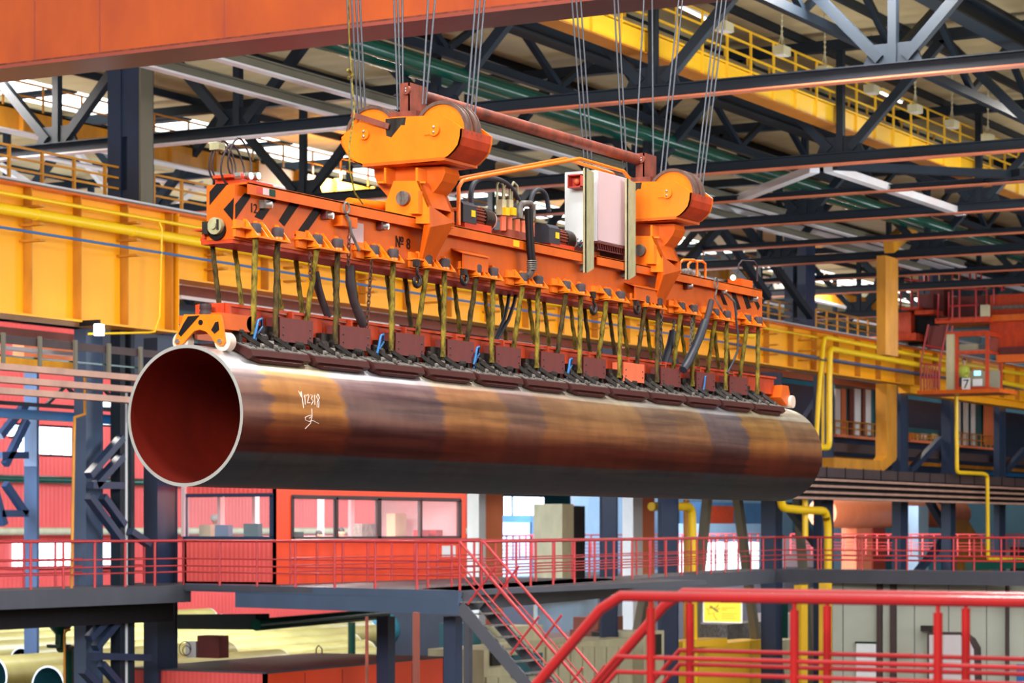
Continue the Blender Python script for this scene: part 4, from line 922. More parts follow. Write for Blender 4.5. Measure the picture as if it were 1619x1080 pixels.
def longbeam(name, lab, v, z, u0, u1, w, h, mat, mf, cat='beam'):
    T = thing(name, lab, cat, ((u0 + u1) / 2, v, z)); T['kind'] = 'structure'
    mb = MB(); mb.box(u0, u1, v - .04, v + .04, z, z + h); mb.box(u0, u1, v - w / 2, v + w / 2, z + h - .04, z + h); part('beam_web', mb, mat, T)
    mb = MB(); mb.box(u0, u1, v - w / 2, v + w / 2, z - .05, z); part('beam_flange', mb, mf, T)
longbeam('roof_beam', 'long dark roof beam with pale lower edge running over the near block, lower one', 35.5, 10.75, 44, 100, .26, .24, OLIVE, FLNG)
longbeam('roof_beam', 'long dark roof beam with pale lower edge running over the near block, upper one', 34.0, 10.9, 44, 100, .26, .24, OLIVE, FLNG)
longbeam('roof_beam', 'long grey roof beam sloping away above the far striped end', 37.9, 11.9, 78, 150, .6, .4, TRUSS, FLNG)
longbeam('roof_beam', 'dark roof beam running away beside the tie bar', 30.0, 12.4, 46, 150, .5, .5, TRUSS, TRUSS)
longbeam('roof_beam', 'dark roof beam running away over the yellow catwalk', 20.0, 12.5, 46, 150, .5, .5, TRUSS, TRUSS)
longbeam('roof_beam', 'dark roof beam high at the upper right corner', 14.5, 12.5, 46, 150, .5, .5, TRUSS, FLNO)
for k, v in enumerate((14.0, 22.0, 31.5)):
    T = thing('roof_truss', 'dark lengthwise roof truss with zigzag members, %s from the right' % ORD[k], 'truss', (90, v, 11.7)); T['kind'] = 'structure'
    mb = MB(); mb.beam((46, v, 11.8), (160, v, 11.8), .2, .22); part('bottom_chord', mb, TRUSS, T)
    for i in range(18):
        u = 47.4 + 6 * i
        for s in (-1, 1): mb = MB(); mb.beam((u, v, 11.9), (u + 2.9 * s, v, 13.5), .16, .16, up=(0, 1, 0)); part('web_diagonal', mb, TRUSS, T)
def lpipe(v, z, r, lab, u0=44, u1=120, mat=GREEN): solo('roof_pipe', lab, 'pipe', MB().cyl((u0, v, z), (u1, v, z), r, 16), mat)
lpipe(34.0, 12.3, .22, 'green pipe under the roof, topmost of three crossing behind the ropes')
lpipe(32.6, 11.6, .26, 'thick green pipe under the roof, middle one')
lpipe(31.0, 11.2, .2, 'green pipe under the roof just above the tie bar')
solo('cross_pipe', 'green cross pipe at the upper right under the roof', 'pipe', MB().cyl((62, 6, 11.9), (62, 30, 11.9), .14, 12), GREEN)
# cross bracing in the lower chord plane
T = thing('roof_bracing', 'pale grey cross brace lying between roof trusses right of the far block', 'bracing', Pz(1400, 300, 10.2)); T['kind'] = 'structure'
for q, m_ in (((1310, 266, 1520, 336), FLNG), ((1164, 316, 1288, 267), FLNG), ((1500, 300, 1619, 272), TRUSS), ((1320, 262, 1619, 277), TRUSS)):
    mb = MB(); a = Pz(q[0], q[1], 10.3); b = Pz(q[2], q[3], 10.3); mb.beam(a, b, .3, .22); part('brace', mb, m_, T)
# far bay: ochre catwalk girder, pale tie and gusset seen upper left
T = thing('far_catwalk', 'ochre catwalk girder with pale edges in the next bay, upper left', 'catwalk', (80, 50, 12.0))
mb = MB(); mb.box(40, 160, 48.0, 48.06, 11.6, 12.3); mb.box(40, 160, 48.0, 49.4, 12.25, 12.3); part('catwalk_web', mb, YELDK, T)
mb = MB(); mb.box(40, 160, 47.8, 48.3, 11.55, 11.6); mb.box(40, 160, 49.0, 49.4, 11.25, 11.3); part('pale_edge', mb, FLNG, T)
for i in range(30): mb = MB(); mb.box(40 + i * 2.4, 40.1 + i * 2.4, 47.85, 48, 11.6, 12.3); part('catwalk_rib', mb, YELDK, T)
for z in (12.7, 13.1): mb = MB(); mb.beam((40, 48.1, z), (160, 48.1, z), .05, .05); part('hand_rail', mb, YELDK, T)
for i in range(40): mb = MB(); mb.beam((40 + i * 1.8, 48.1, 12.3), (40 + i * 1.8, 48.1, 13.1), .05, .05); part('rail_post', mb, YELDK, T)
T = thing('far_truss', 'whitish truss with fan-shaped gusset in the next bay, upper left', 'truss', Pv(110, 240, 55)); T['kind'] = 'structure'
for q in ((118, 225, 80, 195), (118, 225, 112, 195), (118, 225, 145, 200), (118, 235, 170, 300), (700, 300, 640, 270), (0, 262, 60, 300), (215, 300, 250, 335), (320, 290, 270, 330)):
    mb = MB(); pb(mb, *q, 55, .2, .2); part('brace', mb, FLNG, T)
mb = MB(); mb.prism(pxv([(82, 236), (98, 214), (105, 222), (118, 212), (130, 220), (138, 214), (155, 238)], 55), (0, .1, 0)); part('gusset', mb, BEIGE, T)
for px, py, vv, lb in ((490, 315, 55, 'pale fan-shaped gusset behind the striped near end'), (1380, 470, 52, 'pale fan-shaped gusset behind the railing right of the column')):
    k = 1.0 if px < 1000 else .75
    pts = [(-40 * k, 12 * k), (-22 * k, -16 * k), (-8 * k, -4 * k), (0, -14 * k), (8 * k, -4 * k), (24 * k, -14 * k), (40 * k, 12 * k)]
    mb = MB(); mb.prism(pxv([(px + a, py + b) for a, b in pts], vv), (0, .1, 0))
    for q in ((-60, -40), (0, -35), (50, -35)): mb.beam(Pv(px, py - 4, vv), Pv(px + q[0] * k, py + q[1] * k, vv), .16, .16)
    mb.beam(Pv(px - 120 * k, py + 14 * k - 8, vv), Pv(px + 110 * k, py + 14 * k + 8, vv), .3, .3)
    solo('far_gusset', lb, 'gusset', mb, BEIGE)
# ---------------------------------------------------------------- upper right yellow catwalk girder
YV = 26.0
T = thing('lighting_catwalk', 'bright yellow catwalk girder running down to the right under the roof', 'catwalk', (80, YV, 11.3))
mb = MB(); mb.box(46, 160, YV, YV + .03, 11.3, 11.85); mb.box(46, 160, YV - .08, YV + .1, 11.82, 11.85); part('catwalk_web', mb, YELBR, T)
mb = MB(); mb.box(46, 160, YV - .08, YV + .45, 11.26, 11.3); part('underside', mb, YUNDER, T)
mb = MB(); mb.box(46, 160, YV + .0, YV + 1.4, 11.80, 11.84); part('walkway_plate', mb, YELDK, T)
mb = MB(); mb.box(46, 160, YV + .6, YV + .9, 12.15, 12.25); part('cable_tray', mb, BEIGE, T)
for i in range(50): mb = MB(); mb.box(46 + i * 1.5, 46.06 + i * 1.5, YV - .07, YV, 11.3, 11.82); part('catwalk_rib', mb, YELBR, T)
for vv in (YV - .05, YV + 1.35):
    for i in range(45): mb = MB(); mb.beam((46 + i * 1.5, vv, 11.85), (46 + i * 1.5, vv, 12.85), .055, .055); part('rail_post', mb, YELBR, T)
    for z in (12.18, 12.52, 12.85): mb = MB(); mb.beam((46, vv, z), (160, vv, z), .045, .045); part('hand_rail', mb, YELBR, T)
# lamps on chains
L0 = None
for i, (px, py) in enumerate(((1145, 42), (1236, 80), (1304, 112), (1378, 141), (1447, 172), (1505, 196), (1562, 218))):
    p = Pv(px, py, 25.2); lb = 'pale box lamp hanging on a chain by the yellow catwalk, %s from the left' % ORD[i]
    if L0 is None:
        L0 = thing('hanging_lamp', lb, 'lamp', p, group='lamps along the yellow catwalk')
        mb = MB(); mb.box(p.x - .25, p.x + .25, p.y - .15, p.y + .15, p.z - .12, p.z + .1); part('lamp_housing', mb, BEIGE, L0)
        mb = MB(); mb.box(p.x - .2, p.x + .2, p.y - .12, p.y + .12, p.z - .14, p.z - .12); part('lamp_glass', mb, FLNG, L0)
        mb = MB(); top = p + Vector((0, 0, ROOFZ - p.z)); mb.tube([p + Vector((0, 0, .1)), p + Vector((0, 0, .5)), top], .02, 5); mb.beam(p + Vector((-.2, 0, .1)), p + Vector((0, 0, .5)), .02, .02); mb.beam(p + Vector((.2, 0, .1)), p + Vector((0, 0, .5)), .02, .02)
        for j in range(14): mb.sph((p.x, p.y, p.z + .5 + .14 * j), .04, 6, 4)
        part('lamp_chain', mb, BEIGE, L0); LP = p
    else: dup(L0, p - LP, lb)
for i, (x0, y0, x1, y1) in enumerate(((1070, 3, 1125, 30), (1392, 142, 1425, 158))):
    a, b = Pv(x0, y0, 26.9), Pv(x1, y1, 26.9); mb = MB(); mb.beam(a, b, .16, .12); mb.beam(a + Vector((0, 0, -.08)), b + Vector((0, 0, -.08)), .06, .05, mi=1)
    solo('tube_lamp', ['long tube lamp above the yellow catwalk at the top edge', 'tube lamp beyond the yellow catwalk at the upper right'][i], 'lamp', mb, [WHITE, LAMPH])
# drop conduits behind far block
for i, px in enumerate((1122, 1128, 1134, 1139)): solo('drop_conduit', 'thin ochre vertical conduit behind the far block ropes, %s from the left' % ORD[i], 'conduit', MB().cyl(Vector((Pv(px, 150, 44).x, 44, ROOFZ)), Pv(px, 292, 44), .06, 6), YELDK)
# ---------------------------------------------------------------- crane bridge, top left
BUU = 31.0
T = thing('crane_bridge', 'massive orange crane bridge girder across the top left', 'crane girder', (BUU + .45, 20, 7.4))
mb = MB(); mb.box(BUU, BUU + .93, -6, 36.5, 7.42, 9.6); part('box_girder', mb, BRIDGE, T)
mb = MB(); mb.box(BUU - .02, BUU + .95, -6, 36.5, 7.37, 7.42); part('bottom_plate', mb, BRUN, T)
for px in (55, 158, 355): vv = vof(px, BUU); mb = MB(); mb.box(BUU - .008, BUU, vv - .01, vv + .01, 7.42, 9.6); part('weld_seam', mb, BRUN, T)
mb = MB(); mb.box(BUU - .012, BUU, -6, 36.5, 7.42, 7.45); part('edge_strip', mb, RUST, T)
# ---------------------------------------------------------------- gallery under the girder
T = thing('wall_gallery', 'dark gallery wall under the yellow girder', None, (90, 42, 1.0)); T['kind'] = 'structure'; del T['category']
mb = MB(); mb.box(uof(273, 42), uof(640, 42), 42, 42.3, 2.6, 6.3); mb.box(uof(640, 42), 152, 42, 42.3, 1.6, 6.3); part('wall_panel', mb, NAVY, T)
mb = MB(); a = uof(275, 40.0); mb.box(a, 150, 39.8, 40.1, 6.2, 6.46); part('brown_lintel', mb, BROWNP, T)
mb = MB(); mb.box(a, uof(640, 40), 39.75, 39.85, 6.46, 6.53); mb.box(a, uof(620, 40), 39.75, 39.85, 6.10, 6.19); mb.box(uof(760, 40), uof(1000, 40), 39.75, 39.85, 6.10, 6.16); part('pale_strip', mb, WHITE, T)
mb = MB(); mb.box(uof(275, 41.9), uof(310, 41.9), 41.85, 41.95, 4.9, 6.1); part('teal_panel', mb, TEAL, T)
mb = MB(); mb.box(uof(310, 41.7), uof(340, 41.7), 41.65, 41.75, 5.3, 5.95); part('salmon_panel', mb, SALW, T)
def pane(x0, x1, y0, y1, v, mat, d=.06): 
    a = Pv(x0, y0, v); b = Pv(x1, y1, v); zc = Pv((x0 + x1) / 2, y0, v).z; zd = Pv((x0 + x1) / 2, y1, v).z
    return MB().box(a.x, b.x, v, v + d, zd, zc)
WN = 2
for (x0, x1, y0, y1, strips) in ((1320, 1400, 607, 690, ((1321, 1329, FLNG), (1331, 1338, SALW), (1344, 1350, MAROON), (1352, 1361, WHITE), (1364, 1368, BROWNP), (1369, 1377, WHITE), (1387, 1392, FLNG), (1393, 1400, WHITE))),
                                 (1436, 1484, 678, 697, ((1437, 1446, SALMONP), (1448, 1454, BEIGE), (1457, 1466, WHITE), (1474, 1482, BEIGE))),
                                 (1514, 1574, 625, 706, ((1515, 1519, WHITE), (1524, 1531, WHITE), (1536, 1542, WHITE), (1556, 1573, SALW)))):
    T = thing('window_%d' % WN, 'gallery window with curtains under the yellow girder', None, Pv((x0 + x1) / 2, y1, 41.6)); T['kind'] = 'structure'; del T['category']; WN += 1
    part('window_recess', pane(x0, x1, y0, y1, 41.9, TEAL), TEAL, T)
    for a, b, m_ in strips: part('curtain', pane(a, b, y0 + 8, y1 - 2, 41.75, m_, .05), m_, T)
    mb = MB(); z = Pv((x0 + x1) / 2, y1, 41.5).z; h = .62 if y1 - y0 > 40 else .3
    for j in range(9): u = uof(x0 + (x1 - x0) * j / 8, 41.5); mb.beam((u, 41.5, z), (u, 41.5, z + h), .05, .05)
    for zz in (z + h, z + h / 2): mb.beam((uof(x0, 41.5), 41.5, zz), (uof(x1, 41.5), 41.5, zz), .05, .05)
    part('window_guard', mb, YELDK, T)
    mb = MB(); mb.box(uof(x0, 41.5), uof(x1, 41.5), 41.4, 41.9, z - .12, z); part('window_sill', mb, SALW, T)
solo('gallery_strip', 'long ochre strip below the gallery windows', 'strip', MB().box(uof(1316, 41.3), 150, 41.2, 41.4, 3.05, 3.22), YELDK)
solo('gallery_beam', 'brown horizontal beam below the gallery windows', 'beam', MB().box(uof(1316, 39.5), 150, 39.4, 39.6, 3.28, 3.65), DARKT)
solo('gallery_beam', 'short blue beam right of the crane cab ladder', 'beam', MB().box(uof(1560, 41), 150, 40.9, 41.1, 2.75, 2.95), BLUEH)
for q in ((1486, 695, 1438, 745), (1619, 712, 1590, 745), (1285, 690, 1240, 735), (1250, 700, 1300, 620)):
    mb = MB(); pb(mb, *q, 39.2, .25, .3); solo('gallery_brace', {1486: 'dark diagonal brace under the crane cab', 1619: 'dark diagonal brace at the right edge', 1285: 'dark brace just right of the pipe end', 1250: 'dark brown brace behind the pipe end'}[q[0]], 'brace', mb, NAVY, kind='structure')
# yellow square duct
T = thing('yellow_duct', 'square yellow duct coming down the gallery and turning left', 'duct', Pv(1412, 740, 38.5))
vv = 37.7; a = uof(1402, vv); b = uof(1418, vv); zt = 6.2; c = Pv(1412, 722, vv).z
mb = MB(); mb.box(a, b, vv, vv + .5, c, zt); part('vertical_run', mb, YELDK, T)
mb = MB(); d = uof(1318, vv); z2 = Pv(1400, 745, vv).z; z1 = Pv(1400, 729, vv).z; mb.box(d, a - .4, vv, vv + .5, z2, z1); part('horizontal_run', mb, YELDK, T)
mb = MB(); pts = [(a - .4, z1), (a, c), (b, c), (b - .1, z2 + .5), (a - .05, z2 + .1), (a - .4, z2)]; mb.prism([(x, vv, z) for x, z in pts], (0, .5, 0)); part('elbow', mb, YELDK, T)
vv = 33; mb = MB(); mb.box(uof(1400, vv), uof(1420, vv), vv, vv + .35, 6.5, 10.2); mb.beam(Pv(1405, 390, vv), Pv(1460, 340, vv), .4, .5); solo('brown_post', 'brown-ochre post with slanted head left of the red crane', 'post', mb, YELDK)
# cable trays and stacked rails on both sides
TV = 37.0
T = thing('cable_tray', 'dark brown segmented cable tray over the stacked grey rails, right side', 'tray', (110, TV, 1.7))
mb = MB(); mb.box(uof(1225, TV), 150, TV - .1, TV + .3, 2.03, 2.42); part('tray_side', mb, DARKT, T)
for i in range(24): u = uof(1240, TV) + i * 2.0; mb = MB(); mb.box(u, u + .05, TV - .13, TV - .1, 2.0, 2.45); part('tray_joint', mb, BLACK, T)
for i, z in enumerate((1.93, 1.68, 1.43, 1.20)):
    solo('stacked_rail', 'grey stacked rail under the cable tray on the right, %s from the top' % ORD[i], 'rail', MB().box(uof(1150, TV), 150, TV - .15, TV + .1, z - .05, z + .04), PINKRAIL)
solo('tray_backing', 'dark panel behind the stacked grey rails', 'panel', MB().box(uof(1150, TV + .2), 150, TV + .15, TV + .3, 1.15, 2.0), BLACK)
for i, (z, vv) in enumerate(((3.62, 37.0), (3.32, 36.8), (3.05, 36.6))):
    solo('stacked_rail', 'dusty pink rail behind the pipe mouth on the left, %s from the top' % ORD[i], 'rail', MB().box(36, uof(300, vv), vv - .3, vv, z - .09, z + .05), PINKRAIL)
T = thing('gallery_railing', 'brown plank railing above the pink rails on the left', 'railing', (50, 36.8, 3.7))
mb = MB(); mb.box(36, uof(300, 36.8), 36.78, 36.82, 4.12, 4.30); part('plank', mb, DARKT, T)
mb = MB(); mb.box(36, uof(300, 36.8), 36.79, 36.81, 3.83, 3.87); part('green_rail', mb, GREEN, T)
for px in (4, 62, 118, 171, 221): p = Pv(px, 560, 36.75); mb = MB(); mb.box(p.x - .05, p.x + .05, 36.7, 36.76, 3.65, 4.35); part('rail_post', mb, OLIVE, T)
# ---------------------------------------------------------------- walls seen below the girder
WV = 76.0
st_box('wall_red', 80, 134, WV, WV + .3, FL, 9.5, REDW, 'salmon-red clad wall at the left')
st_box('wall_back', 134, 168, 70, 70.3, FL, 9.5, LBLUE, 'pale blue wall behind the machines')
for (x0, x1, y0, y1, m_) in ((62, 113, 676, 719, DAY), (29, 43, 676, 719, DAY), (12, 34, 672, 690, DAY), (20, 44, 858, 897, DAY), (56, 114, 858, 897, DAY), (157, 193, 858, 897, DAY), (160, 195, 634, 644, DAY), (160, 195, 662, 672, DAY)):  # low row glows in place of light patches on pale pipes
    T = thing('window_%d' % WN, 'bright pane in the red wall, low row stands in for light patches on pipes', None, Pv((x0 + x1) / 2, y1, WV - .2)); T['kind'] = 'structure'; del T['category']; WN += 1
    part('pane', pane(x0, x1, y0, y1, WV - .1, m_, .03), m_, T)
    mb = MB(); a, b = uof(x0, WV - .2), uof(x1, WV - .2); z0, z1 = Pv((x0 + x1) / 2, y1, WV - .2).z, Pv((x0 + x1) / 2, y0, WV - .2).z
    mb.box(a, b, WV - .25, WV - .25, z0 - .1, z0); mb.box(a, b, WV - .25, WV - .25, z1, z1 + .1)
    for j in range(4): u = a + (b - a) * j / 3; mb.box(u - .03, u + .03, WV - .25, WV - .25, z0, z1)
    part('window_frame', mb, NAVYL, T)
solo('wall_pipe', 'green pipe along the red wall at the left', 'pipe', MB().cyl((82, WV - .8, 2.27), (134, WV - .8, 2.27), .19, 10), GREEN)
solo('wall_pipe', 'pale pipe along the foot of the red wall above the railing', 'pipe', MB().cyl((82, WV - 1.5, -.12), (134, WV - 1.5, -.12), .18, 10), BEIGE)
solo('wall_beam', 'deep blue beam under the pink rails at the left', 'beam', MB().box(50, uof(215, 44), 43.9, 44.2, 2.95, 3.2), BLUEH)
solo('salmon_block', 'salmon-orange panel block beyond the gallery railing at the left', 'panel', pane(38, 117, 528, 590, 56, SALW, .5), SALW)
solo('ochre_block', 'ochre beam in front of the salmon block', 'panel', pane(0, 117, 568, 580, 55, YELDK, .3), YELDK)
solo('under_beam', 'maroon beam with pale strips under the deep end of the girder', 'beam', MB().box(36, uof(130, 42), 41.8, 42.6, 4.9, 5.1), BROWNP)
solo('under_strip', 'pale strip under the maroon beam at the left', 'strip', MB().box(36, uof(118, 43), 42.9, 43.2, 4.65, 4.75), WHITE)
c = Pv(158, 521, 37.2); solo('flood_lamp', 'bright white lamp under the yellow girder at the left', 'lamp', MB().box(c.x - .1, c.x + .1, 37.15, 37.3, c.z - .14, c.z + .12).box(c.x - .03, c.x + .03, 37.2, 37.8, c.z + .1, 4.95, 1), [LAMPG, BLACK])
col(120, 137, 140, 41, FL, 4.6, NAVYL, lab='short blue-grey column behind the gallery railing')
mb = MB()
for i in range(10): a = Vector((52 + i * 1.6, 43, 3.3)); mb.beam(a, a + Vector((.8, 0, .55)), .08, .08); mb.beam(a + Vector((.8, 0, .55)), a + Vector((1.6, 0, 0)), .08, .08)
mb.beam((50, 43, 3.88), (70, 43, 3.88), .1, .1); mb.beam((50, 43, 3.27), (70, 43, 3.27), .1, .1); solo('lattice_beam', 'dark zigzag lattice beam under the pink rails at the left', 'beam', mb, TRUSS)
solo('dark_wall_panel', 'navy panelled wall behind the gallery railing left of the pipe', 'panel', pane(140, 285, 525, 600, 41.5, NAVY, .3), NAVY)

T = thing('far_hoist', 'dull red hoist housing hanging in the next bay behind the pale roof beams', 'hoist', Pv(345, 215, 58))
part('hoist_body', pane(303, 392, 108, 200, 58, MAROON, 2.5), ORED, T); part('hoist_base', pane(310, 385, 196, 214, 57.8, RUST, 2.5), MAROON, T)
mb = MB()
for q in ((395, 150, 395, 262), (425, 155, 425, 262), (455, 190, 455, 262), (395, 190, 458, 205), (395, 225, 458, 240), (240, 165, 300, 178), (250, 165, 250, 240), (275, 170, 275, 240)): pb(mb, *q, 56, .16, .16)
solo('far_frame', 'ochre frames beside the dull red hoist in the next bay', 'frame', mb, YELDK)
# ================================================================== WALKWAYS, CABIN, STAIRS
DK = -1.40
def rr(name, lab, a, b, n, mat=RAILR, z=DK, h=1.1, rp=.032, rt=.034, fr=(1, .6, .44, .3), rm=.018):
    a = Vector((a[0], a[1], z)); b = Vector((b[0], b[1], z)); T = thing(name, lab, 'railing', (a + b) / 2)
    for i in range(n + 1):
        p = a + (b - a) * i / n; part('rail_post', MB().cyl(p, p + Vector((0, 0, h)), rp, 8), mat, T)
    for j, f in enumerate(fr):
        q = Vector((0, 0, h * f)); part('hand_rail' if j == 0 else 'mid_rail', MB().cyl(a + q, b + q, rt if j == 0 else rm, 8), mat, T)
    return T
def dz(px, py, z=DK): return Pz(px, py, z)
def slab(name, lab, poly, z0, z1, mat, cat='deck', kind=None):
    return solo(name, lab, cat, MB().prism([(p[0], p[1], z0) for p in poly], (0, 0, z1 - z0)), mat, kind=kind)
A0, A1 = dz(-60, 936), dz(290, 925); C = dz(727, 934); E = dz(1225, 900); E2 = dz(1660, 905)
K = dz(437, 924); uK, vK = K.x, K.y; vL = vof(290, uK); uR = uof(736, vK)
off = Vector((.5, 1.6, 0))
slab('walkway_deck', 'dark grey walkway deck left of the cabin', [A0, A1, A1 + off, A0 + off], DK - .10, DK, GRDECK)
solo('walkway_beam', 'grey edge beam of the left walkway', 'beam', MB().beam(A0 + Vector((0, .05, -.22)), A1 + Vector((.3, .05, -.22)), .12, .42), GRDECK)
solo('walkway_beam', 'deep dark beam under the left walkway', 'beam', MB().beam(A0 + Vector((.3, .9, -.62)), A1 + Vector((.6, .9, -.62)), .3, .62), BLACK)
slab('platform_deck', 'deck carrying the red control cabin', [A1, C, (uR + .6, C.y, 0), (uR + 1.5, vK + 3.2, 0), (A1.x + 1, vL + 1.5, 0)], DK - .12, DK, GRDECK)
solo('platform_beam', 'slate-blue edge beam below the cabin', 'beam', MB().beam(A1 + Vector((.1, 0, -.06)), C + Vector((-.0, 0, -.09)), .1, .18), BLDECK)
solo('platform_beam', 'deep slate-blue beam under the cabin platform', 'beam', MB().beam(A1 + (C - A1) * .2 + Vector((.15, 0, -.34)), C + Vector((.05, 0, -.36)), .2, .36), BLDECK)
solo('cross_beam', 'dark box beam sticking out under the cabin', 'beam', MB().beam(Pv(270, 983, 44), Pv(415, 983, 38), .4, .42), BLACK)
slab('walkway_deck', 'dark grey walkway deck between stairs and column corner', [C, E, E + off, C + Vector((1.1, 1.8, 0))], DK - .1, DK, GRDECK)
slab('walkway_deck', 'dark grey walkway deck at the right', [E, E2, E2 + Vector((1.6, .3, 0)), E + Vector((1.6, .3, 0))], DK - .1, DK, GRDECK)
solo('walkway_beam', 'grey edge beam from the stairs to the column corner', 'beam', MB().beam(C + Vector((.1, 0, -.25)), E + Vector((0, 0, -.25)), .12, .42), GRDECK)
solo('walkway_beam', 'grey edge beam of the right walkway', 'beam', MB().beam(E + Vector((0, 0, -.25)), E2 + Vector((0, 0, -.25)), .12, .4), GRDECK)
rr('red_railing', 'red railing along the near edge of the left walkway', A0, A1, 7)
rr('red_railing', 'red railing along the far edge of the left walkway', A0 + off, A1 + off, 7)
rr('red_railing', 'red railing in front of the control cabin, under its windows', A1, C, 7)
Kb = Vector((uK - .6, vK - .55, 0)); rr('red_railing', 'red railing close to the orange cabin front', (uK - .1, vK - .5), (uR, vK - .5), 8)
rr('red_railing', 'red railing from the stair head to the column corner, near edge', C + Vector((1.1, 0.06, 0)), E, 17)
rr('red_railing', 'red railing from the cabin to the column corner, far edge', C + Vector((1.6, 1.8, 0)), E + off, 19)
rr('red_railing', 'red railing of the right walkway, near edge', E, E2, 6)
rr('red_railing', 'red railing of the right walkway, far edge', E + Vector((1.6, .3, 0)), E2 + Vector((1.6, .3, 0)), 7)
q = dz(1000, 880, DK)
rr('red_railing', 'distant red railing on the next walkway behind', Pz(880, 884, -1.4), Pz(1210, 874, -1.4), 22, rp=.035)
rr('red_railing', 'distant red railing behind the right walkway', Pz(1250, 876, -1.4), Pz(1650, 880, -1.4), 22, rp=.035)
rr('red_railing', 'distant red railing behind the posts by the cabin', Pz(745, 890, -1.4), Pz(870, 884, -1.4), 12, rp=.035)
# ---------------------------------------------------------------- control cabin
T = thing('control_cabin', 'red control cabin with wide windows on the platform under the pipe', 'cabin', (uK + 3, vK + 1.5, DK))
zt = 1.7; th = .12; vb = vL
def zat(px, py, u=None, v=None): return (Pu(px, py, u) if u is not None else Pv(px, py, v)).z
wz0, wz1 = zat(360, 850, u=uK), zat(360, 784, u=uK); wa, wb = vof(430, uK), vof(293, uK)
mb = MB(); mb.box(uK, uK + th, vK, vb, DK, wz0); mb.box(uK, uK + th, vK, vb, wz1, zt); mb.box(uK, uK + th, vK, wa, wz0, wz1); mb.box(uK, uK + th, wb, vb, wz0, wz1)
part('side_wall', mb, CABR, T, 'salmon ribbed side wall')
fz0, fz1 = zat(590, 851, v=vK), zat(590, 788, v=vK); fa, fb = uof(460, vK), uof(727, vK)
mb = MB(); mb.box(uK, uR, vK - .01, vK + th, DK, fz0); mb.box(uK, uR, vK - .01, vK + th, fz1, zt); mb.box(uK, fa, vK - .01, vK + th, fz0, fz1); mb.box(fb, uR, vK - .01, vK + th, fz0, fz1)
part('front_wall', mb, CABO, T, 'orange-red front wall')
mb = MB(); mb.box(uK, uR, vK, vb, zt, zt + .12); mb.box(uK, uR, vK, vb, DK, DK + .05); part('cabin_roof', mb, CABO, T)
mb = MB(); mb.box(uK, uR, vb - .1, vb, DK, -.2); mb.box(uR - .1, uR, vK, vb, DK, zt); mb.box(uK, uR, vb - .1, vb, 1.1, zt)
for i in range(7): u = uK + (uR - uK) * i / 6; mb.box(u - .1, u + .1, vb - .1, vb, -.2, 1.1)
part('rear_wall', mb, CABP, T)
f1 = MB(); f1.box(uK - .04, uK + .05, wa - .05, wb + .05, wz0 - .06, wz0 + .03); f1.box(uK - .04, uK + .05, wa - .05, wb + .05, wz1 - .03, wz1 + .06)
for v in (wa, wb): f1.box(uK - .04, uK + .05, v - .05, v + .05, wz0, wz1)
W1 = part('side_window', f1, NAVY, T); part('pane', MB().box(uK + .01, uK + .02, wa, wb, wz0, wz1), GLASS, W1)
f1 = MB(); f1.box(fa, fb, vK - .05, vK + .05, fz0 - .05, fz0 + .05); f1.box(fa, fb, vK - .05, vK + .05, fz1 - .05, fz1 + .05)
for px, w in ((461, .05), (531, .05), (598, .09), (664, .05), (726, .06)): u = uof(px, vK); f1.box(u - w, u + w, vK - .05, vK + .05, fz0, fz1)
W2 = part('front_window', f1, DARKT, T)
for a, b in ((461, 531), (531, 598), (598, 664), (664, 726)): part('pane', MB().box(uof(a, vK) + .05, uof(b, vK) - .05, vK, vK + .01, fz0, fz1), GLASS, W2)
p = Pv(699, 863, vK - .02); q = Pv(720, 880, vK - .02); part('notice_plate', MB().box(p.x, q.x, vK - .03, vK - .011, q.z, p.z), WHITE, T, 'blank white notice plate')
part('ceiling_lamp', MB().box(uK + 1, uR - 1, vK + 1.2, vK + 1.4, zt - .1, zt - .03), LAMPH, T)
light('cabin_lamp', 'AREA', ((uK + uR) / 2, vK + 1.4, H + zt - .15), 420, (1, .95, .92), 2.5, aim((0, 0, -1)))
def desk(px, v, w, mat, lab): 
    p = Pv(px, 848, v); T = thing('desk', lab, 'desk', (p.x, v, DK)); part('desk_top', MB().box(p.x, p.x + w, v, v + .6, -.62, -.58), mat, T); part('desk_panel', MB().box(p.x + .05, p.x + w - .05, v + .1, v + .14, DK + .05, -.62), mat, T)
desk(505, vK + 1.0, 3.5, BEIGE, 'beige desk behind the front cabin windows')
for px, y0, y1, w, mat, lb, v in ((315, 830, 850, .35, BEIGE, 'beige monitor behind the side cabin window', vK + 1.3), (340, 830, 852, .42, MBLUE, 'blue chair back behind the side cabin window', vK + 1.0), (385, 828, 852, .45, TEAL, 'teal chair back behind the side cabin window', vK + .9), (470, 841, 852, .3, BLACK, 'dark monitor at the left of the front cabin window', vK + .5), (572, 828, 853, .8, GREYST, 'grey cabinet behind the front cabin window', vK + 1.5), (625, 812, 852, .6, BEIGE, 'beige cabinet behind the front cabin window', vK + 1.6), (668, 838, 853, .35, RAILR, 'red chair back behind the rightmost cabin pane', vK + .8), (690, 838, 853, .35, RAILR, 'red chair back nearest the right end of the cabin', vK + .7)):
    if px < 435: p = Pu(px, y0, uK + .9); q = Pu(px, y1, uK + .9); bb = MB().box(p.x, p.x + .2, p.y - w, p.y, DK + .06, p.z)
    else: p = Pv(px, y0, v); q = Pv(px, y1, v); bb = MB().box(p.x, p.x + w, v, v + .3, DK + .06, p.z)
    n_ = 'monitor' if 'monitor' in lb else ('chair' if 'chair' in lb else 'cabinet'); solo(n_, lb, n_, bb, mat)
